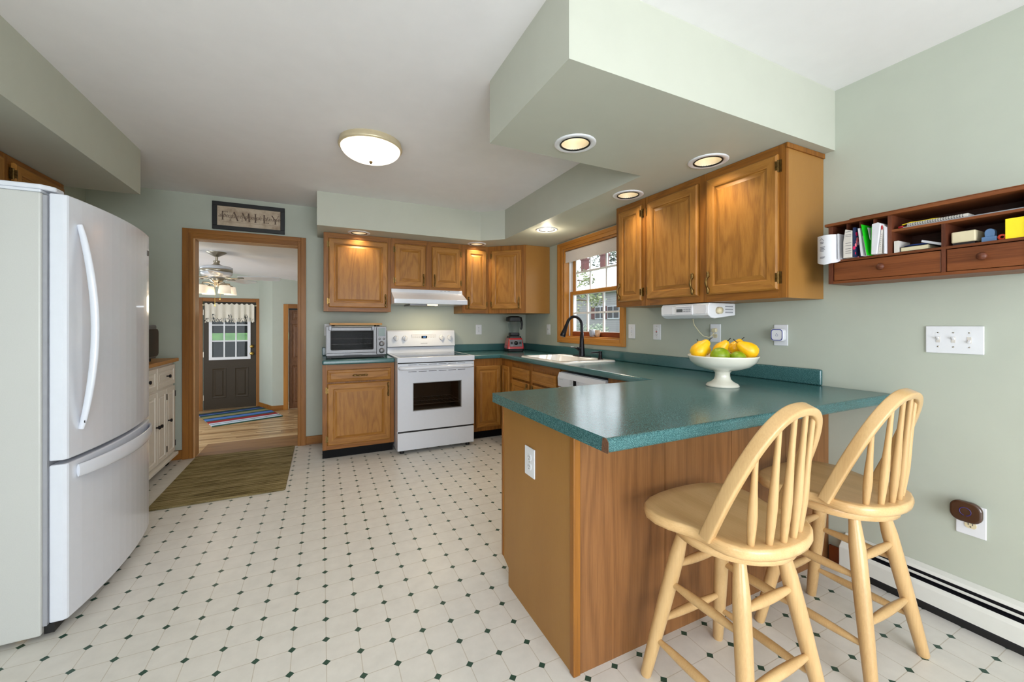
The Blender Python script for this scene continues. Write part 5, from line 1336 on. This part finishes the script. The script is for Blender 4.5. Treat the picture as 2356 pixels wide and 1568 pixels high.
# ================================================================== WALL ORGANIZER
OX, OY, OZ = 2.210, 1.065, 1.430
t = thing('wall_organizer', 'dark wooden wall organizer with pigeonholes and two drawers on the right wall', 'wall shelf', (OX, OY, OZ), R_R)
OW, OD = 0.615, XR - OX - 0.001
S0, S1, MS, TP = 0.102, 0.112, 0.203, 0.275      # shelf over the drawers, middle shelf, top board
cs = MB().box(0.0, 0.018, 0.0, OD, 0.0, TP).box(OW - 0.018, OW, 0.0, OD, 0, TP)
obj('side_panel', cs, M['mahogany'], t)
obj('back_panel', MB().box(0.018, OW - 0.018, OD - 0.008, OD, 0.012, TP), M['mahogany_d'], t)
obj('top_board', MB().box(-0.012, OW + 0.012, -0.012, OD, TP, TP + 0.014).box(0.085, OW + 0.012, -0.006, OD, TP + 0.014, TP + 0.020), M['mahogany_h'], t, bevel=0.003)
obj('bottom_board', MB().box(0.018, OW - 0.018, 0.004, OD - 0.008, 0.0, 0.012), M['mahogany_h'], t)
obj('shelf', MB().box(0.018, OW - 0.018, 0.0, OD - 0.008, S0, S1), M['mahogany_h'], t)
obj('shelf', MB().box(0.236, OW - 0.018, 0.002, OD - 0.008, MS, MS + 0.010), M['mahogany_h'], t)
for x in (0.070, 0.1195, 0.1705): obj('divider', MB().box(x, x + 0.004, 0.006, OD - 0.008, S1, TP), M['mahogany'], t)
obj('post', MB().box(0.222, 0.236, 0.0, OD - 0.008, S1, TP), M['mahogany'], t)
obj('post', MB().box(0.387, 0.399, 0.0, OD - 0.008, S1, MS), M['mahogany'], t)
obj('post', MB().box(0.387, 0.399, 0.0, OD - 0.008, 0.012, S0), M['mahogany'], t)
for a, b in ((0.021, 0.385), (0.401, 0.594)):
    d = obj('drawer', MB().box(a, b, 0.003, OD - 0.02, 0.014, S0 - 0.003), M['mahogany_h'], t, bevel=0.002)
    obj('knob', MB().lathe([(0.006, 0), (0.006, 0.008), (0.013, 0.014), (0.015, 0.019), (0.011, 0.025), (0, 0.027)], ((a + b) / 2, 0.003, 0.058), 'y', 16), M['mahogany'], d)
# things in the pigeonholes (own coordinates: x along the wall towards the camera, y into the shelf)
def org(name, label, cat, mb, mats, group=None, bevel=0, parts=()):
    mats = [mats]
    for pn, pm, pmat in parts:
        if pn in ('print', 'logo'):                     # printed marks stay in the sheet's own mesh
            if pmat not in mats: mats.append(pmat)
            mb.add(pm.v, pm.f, mats.index(pmat))
    o = obj(name, mb, mats, None, bevel, loc=(OX, OY, OZ), rot=R_R)
    tag(o, label, cat, group)
    for pn, pm, pmat in parts:
        if pn not in ('print', 'logo'): obj(pn, pm, pmat, o)
    return o
def sheet(xa, xb, y0, y1, z0, z1, th, bow=0.0, lean=0.0, n=8):
    """upright card: bottom at xa, top at xb, from y0 (front) to y1"""
    rings = []
    for k in range(n + 1):
        u = k / n; x = xa + (xb - xa) * u + bow * math.sin(PI * u)
        rings.append([(x, y0, z0 + (z1 - z0) * u), (x + th, y0, z0 + (z1 - z0) * u), (x + th, y1, z0 + (z1 - z0) * u), (x, y1, z0 + (z1 - z0) * u)])
    return MB().rings(rings, smooth=False)
# curled letter sticking out at the far left
cur = []
for k in range(15):
    u = k / 14; a = PI * u
    cur.append((0.014 - 0.034 * math.sin(min(a, PI / 2)) if u < 0.5 else -0.020, 0))
ltr = []
path = [(0.050, 0.02), (0.046, -0.025), (0.030, -0.047), (0.006, -0.052), (-0.016, -0.046), (-0.030, -0.034)]
Z0, Z1 = S1 - 0.022, S1 + 0.118
rings = [[(x, y, Z0 + 0.022 * (k in (0,))), (x, y, Z1)] for k, (x, y) in enumerate(path)]
m = MB(); nP = len(path)
def lz(k): return S1 + 0.001 if k == 0 else Z0 + 0.02 * abs(k - 3) / 3 * (1 if k > 3 else 0.6)
vs = [(x, y, lz(k)) for k, (x, y) in enumerate(path)] + [(x, y, Z1) for x, y in path] + [(x + 0.001, y + 0.001, lz(k)) for k, (x, y) in enumerate(path)] + [(x + 0.001, y + 0.001, Z1) for x, y in path]
fs = [(k, k + 1, nP + k + 1, nP + k) for k in range(nP - 1)] + [(2 * nP + k, 2 * nP + k + 1, 3 * nP + k + 1, 3 * nP + k) for k in range(nP - 1)]
m.add(vs, fs, 0, True)
pr = MB()
for k, (zz, w) in enumerate([(0.085, 0.016), (0.080, 0.013), (0.062, 0.02), (0.055, 0.018), (0.049, 0.02), (0.043, 0.015), (0.015, 0.02), (0.010, 0.018)]):
    pr.box(-0.010, -0.010 + w, -0.0535, -0.0505, S1 + zz, S1 + zz + 0.0018)
lg = MB(); lg.add([(-0.012, -0.0535, S1 + 0.094), (-0.003, -0.0535, S1 + 0.106), (0.008, -0.0535, S1 + 0.092), (0.006, -0.0535, S1 + 0.092), (-0.003, -0.0535, S1 + 0.103), (-0.010, -0.0535, S1 + 0.094)], [(0, 1, 2, 3, 4, 5)])
org('letter', 'curled white printed letter bulging out of the leftmost pigeonhole', 'letter', m, M['paper'], 'papers in the pigeonholes', parts=[('print', pr, M['ink']), ('logo', lg, M['ink'])])
org('letter', 'narrow white folded sheet between the curled letter and the thick papers', 'letter', sheet(0.052, 0.050, -0.03, 0.12, S1, S1 + 0.118, 0.004), M['paper'], 'papers in the pigeonholes')
pr = MB()
for zz in (0.118, 0.104, 0.097, 0.066, 0.055, 0.04, 0.03, 0.02): pr.box(0.083, 0.106, -0.0326, -0.0318, S1 + zz, S1 + zz + 0.0016)
org('paper_stack', 'thick folded stack of off-white papers left of the floral notebook', 'papers', MB().prism([(0.076, S1 + 0.001), (0.110, S1 + 0.001), (0.113, S1 + 0.122), (0.082, S1 + 0.130), (0.070, S1 + 0.09)][:0] or [(0.0745, S1 + 0.0005), (0.107, S1 + 0.0005), (0.107, S1 + 0.122), (0.082, S1 + 0.131), (0.0745, S1 + 0.075)], -0.0315, 0.12, ax='y'), M['paper2'], 'papers in the pigeonholes', 0.002, parts=[('print', pr, M['ink'])])
org('notebook', 'navy notebook with pink flowers in the second pigeonhole', 'notebook', MB().box(0.1095, 0.1185, -0.028, 0.12, S1, S1 + 0.134), M['floral'])
org('notebook', 'slim dark navy notebook right of the floral one', 'notebook', MB().box(0.1245, 0.131, -0.004, 0.13, S1, S1 + 0.112), M['navy_dark'])
org('letter', 'bowed white envelopes leaning left of the green folder', 'envelopes', sheet(0.1385, 0.127, -0.026, 0.12, S1 + 0.001, S1 + 0.127, 0.008, 0.0), M['paper'], 'papers in the pigeonholes')
org('letter', 'white leaflet leaning against the green folder', 'leaflet', sheet(0.1540, 0.1405, -0.018, 0.12, S1 + 0.001, S1 + 0.092, 0.004, 0.0), M['paper'], 'papers in the pigeonholes')
gf = MB().prism([(0.1615, S1 + 0.001), (0.1645, S1 + 0.001), (0.1430, S1 + 0.141), (0.1405, S1 + 0.141)], -0.030, 0.12, ax='y').prism([(0.1645, S1 + 0.001), (0.1670, S1 + 0.001), (0.1700, S1 + 0.124), (0.1675, S1 + 0.124)], -0.006, 0.12, ax='y')
org('folder', 'bright green open folder in the third pigeonhole', 'folder', gf, M['green_folder'], parts=[('inner_sheet', MB().prism([(0.1655, S1 + 0.07), (0.1670, S1 + 0.07), (0.158, S1 + 0.126), (0.1565, S1 + 0.126)], -0.012, 0.11, ax='y'), M['paper'])])
org('envelope', 'big white padded envelope right of the green folder', 'envelope', MB().prism([(0.1765, S1 + 0.001), (0.196, S1 + 0.001), (0.209, S1 + 0.130), (0.200, S1 + 0.138), (0.1790, S1 + 0.134)], -0.030, 0.12, ax='y'), M['paper'], 'papers in the pigeonholes', 0.002)
pr = MB()
for k in range(9): pr.box(0.2030 + k * 0.0006, 0.2062 + k * 0.0006, -0.0226, -0.0218, S1 + 0.012 + k * 0.009, S1 + 0.0135 + k * 0.009)
org('letter', 'off-white leaflet with a red top beside the main post', 'leaflet', MB().prism([(0.198, S1 + 0.001), (0.208, S1 + 0.001), (0.2145, S1 + 0.122), (0.2105, S1 + 0.122)], -0.022, 0.12, ax='y'), M['paper2'], 'papers in the pigeonholes', parts=[('print', pr, M['ink']), ('red_top', MB().box(0.2095, 0.2142, -0.0228, -0.0215, S1 + 0.104, S1 + 0.122), M['red'])])
org('letter', 'white envelope standing against the main post', 'envelope', MB().box(0.2165, 0.2205, -0.020, 0.12, S1, S1 + 0.116), M['paper'], 'papers in the pigeonholes')
# long upper shelf
U = MS + 0.010
sp = MB()
for k in range(22): 
    x = 0.285 + k * 0.0075; sp.lathe([(0.0052, -0.0012), (0.0062, 0), (0.0052, 0.0012)], (x, 0.012, U + 0.0115), 'x', 10, caps=False)
org('notebook', 'spiral bound notebook lying on the upper shelf of the organizer', 'notebook', MB().box(0.28, 0.455, 0.014, 0.16, U + 0.005, U + 0.018), M['paper2'], None, 0, parts=[('spiral_binding', sp, M['steel'])])
org('folder', 'flat grey folders under the spiral notebook on the upper shelf', 'folder', MB().box(0.270, 0.59, 0.006, 0.17, U, U + 0.0045), M['grey_line'], None, 0.001)
org('cord_bundle', 'red and yellow cord bundle at the left end of the upper shelf', 'cord', MB().tube([(0.250, 0.03, U + 0.005), (0.256, 0.012, U + 0.007), (0.266, 0.010, U + 0.006), (0.262, 0.03, U + 0.010), (0.254, 0.04, U + 0.008), (0.25, 0.03, U + 0.011)], 0.004, 8), M['red'], None, 0, parts=[('yellow_lace', MB().tube([(0.262, 0.02, U + 0.016), (0.29, 0.02, U + 0.021), (0.32, 0.03, U + 0.021), (0.35, 0.028, U + 0.022), (0.375, 0.04, U + 0.021)], 0.0022, 6), M['yellow'])])
# lower middle
org('booklet', 'white booklet edge standing at the left of the lower middle compartment', 'booklet', MB().box(0.242, 0.256, 0.004, 0.11, S1, S1 + 0.050), M['paper2'])
org('book', 'cream paged book lying in the lower middle compartment', 'book', MB().box(0.262, 0.345, 0.012, 0.12, S1 + 0.003, S1 + 0.019), M['ivory'], parts=[('cover', MB().box(0.259, 0.349, 0.010, 0.122, S1, S1 + 0.003).box(0.259, 0.349, 0.010, 0.122, S1 + 0.019, S1 + 0.021), M['black'])])
org('pouch', 'flat blue pouch lying on top of the cream paged book', 'pouch', MB().sphere((0.300, 0.065, S1 + 0.0265), 0.046, 18, 10, sz=0.11, sy=1.1), M['navy'])
org('booklet', 'white pamphlets leaning down at the right of the lower middle compartment', 'booklet', MB().prism([(0.322, S1 + 0.033), (0.386, S1 + 0.008), (0.386, S1 + 0.018), (0.324, S1 + 0.042)], 0.02, 0.12, ax='y'), M['paper'])
# lower right
R0 = S1
b_ = org('pencil_sharpener', 'cream boxy desk sharpener with a dark foot in the lower right compartment', 'sharpener', MB().box(0.408, 0.473, 0.02, 0.11, R0 + 0.011, R0 + 0.054), M['ivory'], None, 0.004, parts=[('foot', MB().box(0.411, 0.470, 0.024, 0.105, R0, R0 + 0.011), M['fins'])])
org('tape_dispenser', 'dusty blue plastic tape dispenser beside the cream sharpener', 'tape dispenser', MB().box(0.487, 0.525, 0.02, 0.06, R0, R0 + 0.020).prism([(0.494 + 0.0, R0 + 0.020)] + [(0.506 + 0.013 * math.cos(a), R0 + 0.036 + 0.014 * math.sin(a)) for a in [PI - k * PI / 10 for k in range(11)]] + [(0.518, R0 + 0.020)], 0.026, 0.05, ax='y'), M['blue_tool'], None, 0.002)
org('tape_roll', 'coral red ring of tape between the dispenser and the yellow pack', 'tape', MB().rings([[(0.538 + q * math.cos(a), yy, R0 + 0.0115 + q * math.sin(a)) for a in [2 * PI * k / 20 for k in range(20)]] for q, yy in ((0.005, 0.018), (0.011, 0.018), (0.011, 0.032), (0.005, 0.032), (0.005, 0.018))], cap0=False, cap1=False), M['orange_red'])
org('card_pack', 'bright yellow pack at the right end of the organizer', 'box', MB().box(0.549, 0.594, 0.004, 0.05, R0, R0 + 0.072), M['yellow'])

# ================================================================== HALL: FAN AND VALANCE
FX, FY = -1.09, 5.62
FZ = hc(FX, FY)
t = thing('ceiling_fan', 'white and nickel ceiling fan with four lit shades in the hall', 'ceiling fan', (FX, FY, FZ))
obj('canopy', MB().lathe([(0.098, 0.012), (0.100, -0.005), (0.082, -0.02), (0.040, -0.045), (0.020, -0.055), (0, -0.056)], n=28), M['nickel'], t)
obj('downrod', MB().cyl((0, 0, -0.05), (0, 0, -0.13), 0.014, n=14), M['nickel'], t)
obj('yoke', MB().lathe([(0.03, -0.10), (0.034, -0.112), (0.026, -0.128), (0.04, -0.145), (0.06, -0.155), (0.06, -0.16)], n=20), M['nickel'], t)
obj('motor_housing', MB().lathe([(0.06, -0.155), (0.125, -0.165), (0.155, -0.178), (0.155, -0.20), (0.150, -0.203)], n=36), M['white_enamel'], t)
obj('nickel_band', MB().lathe([(0.150, -0.203), (0.156, -0.206), (0.156, -0.232), (0.150, -0.235)], n=36), M['nickel'], t)
obj('motor_bowl', MB().lathe([(0.150, -0.235), (0.152, -0.255), (0.135, -0.275), (0.08, -0.29), (0.06, -0.30)], n=36), M['white_enamel'], t)
for k in range(5):
    a = math.radians(-8 + 72 * k)
    br = MB().tube([(0.09, 0, -0.288), (0.15, 0, -0.302), (0.21, 0, -0.300)], [0.010, 0.007, 0.006], 8).box(0.19, 0.27, -0.03, 0.03, -0.302, -0.297)
    iron = obj('blade_iron', br.xform(Matrix.Rotation(a, 4, 'Z')), M['nickel'], t)
    bl = MB().prism([(0.22, -0.052), (0.60, -0.07), (0.645, -0.058), (0.66, -0.02), (0.655, 0.03), (0.625, 0.062), (0.58, 0.07), (0.22, 0.055)], -0.004, 0.003)
    bl.xform(Matrix.Rotation(a, 4, 'Z') @ Matrix.Translation((0, 0, -0.292)) @ Matrix.Rotation(math.radians(-13), 4, 'X'))
    obj('blade', bl, M['white_enamel'], t, bevel=0.001)
obj('light_hub', MB().lathe([(0.06, -0.30), (0.075, -0.31), (0.055, -0.34), (0.035, -0.355), (0.03, -0.385), (0.014, -0.40), (0, -0.402)], n=24), M['nickel'], t)
for k in range(4):
    a = math.radians(40 + 90 * k)
    ar = MB().tube([(0.03, 0, -0.37), (0.08, 0, -0.358), (0.140, 0, -0.360), (0.152, 0, -0.385)], 0.007, 8).lathe([(0.022, -0.380), (0.030, -0.393), (0.026, -0.398)], (0.152, 0, 0), n=16)
    arm = obj('lamp_arm', ar.xform(Matrix.Rotation(a, 4, 'Z')), M['nickel'], t)
    shd = MB().lathe([(0.046, -0.392), (0.051, -0.395), (0.064, -0.486), (0.061, -0.486), (0.048, -0.398)], (0.152, 0, 0), n=24, caps=False)
    obj('lamp_shade', shd.xform(Matrix.Rotation(a, 4, 'Z')), M['shade_glass'], arm)
for x, z in ((0.03, -0.54), (-0.02, -0.62)): obj('pull_chain', MB().cyl((x, 0.02, -0.38), (x, 0.02, z), 0.0012, n=6).sphere((x, 0.02, z), 0.007, 8, 6, sz=1.6), M['gold_brass'], t)
light('fan_lamp', 'POINT', (FX, FY, FZ - 0.62), 5, (1, 0.84, 0.62), shadow_soft_size=0.12)

t = thing('valance', 'white lace valance with a scalloped hem hanging on the brown entry door', 'curtain', (DX0 + 0.03, YD - 0.03, ZH + 1.95))
vw = dw - 0.05; nx, nz = 160, 14
def vy(x, z): return -0.012 + (0.008 + 0.010 * (-z / 0.37)) * math.sin(x * 62 + 1.5 * math.sin(x * 9)) 
rows = []
for j in range(nz + 1):
    row = []
    for i in range(nx + 1):
        x = vw * i / nx; u = j / nz
        hem = 0.355 - 0.016 * abs(math.sin(x * 34)) - 0.012 * math.sin(x * 7.5) ** 2
        z = 0.02 + 0.012 * math.sin(x * 80) * (j == 0) - hem * u
        row.append((x, vy(x, z - 0.02), z))
    rows.append(row)
cl = MB(); vs = [p for r_ in rows for p in r_]; W1 = nx + 1; fs = []
rl = random.Random(4)
for j in range(nz):
    for i in range(nx):
        x = (i + .5) / nx
        near = min(abs(x - q) for q in (0.17, 0.5, 0.82))
        holed = (j >= 11 and rl.random() < 0.28) or (near < 0.035 and j >= 8 and rl.random() < 0.42)
        if not holed: fs.append((j * W1 + i, j * W1 + i + 1, (j + 1) * W1 + i + 1, (j + 1) * W1 + i))
obj('lace_cloth', cl.add(vs, fs, 0, True), M['lace'], t)
obj('curtain_rod', MB().cyl((-0.02, 0.005, -0.005), (vw + 0.02, 0.005, -0.005), 0.007, n=10).sphere((-0.025, 0.005, -0.005), 0.014, 10, 8).sphere((vw + 0.025, 0.005, -0.005), 0.014, 10, 8), M['ivory'], t)
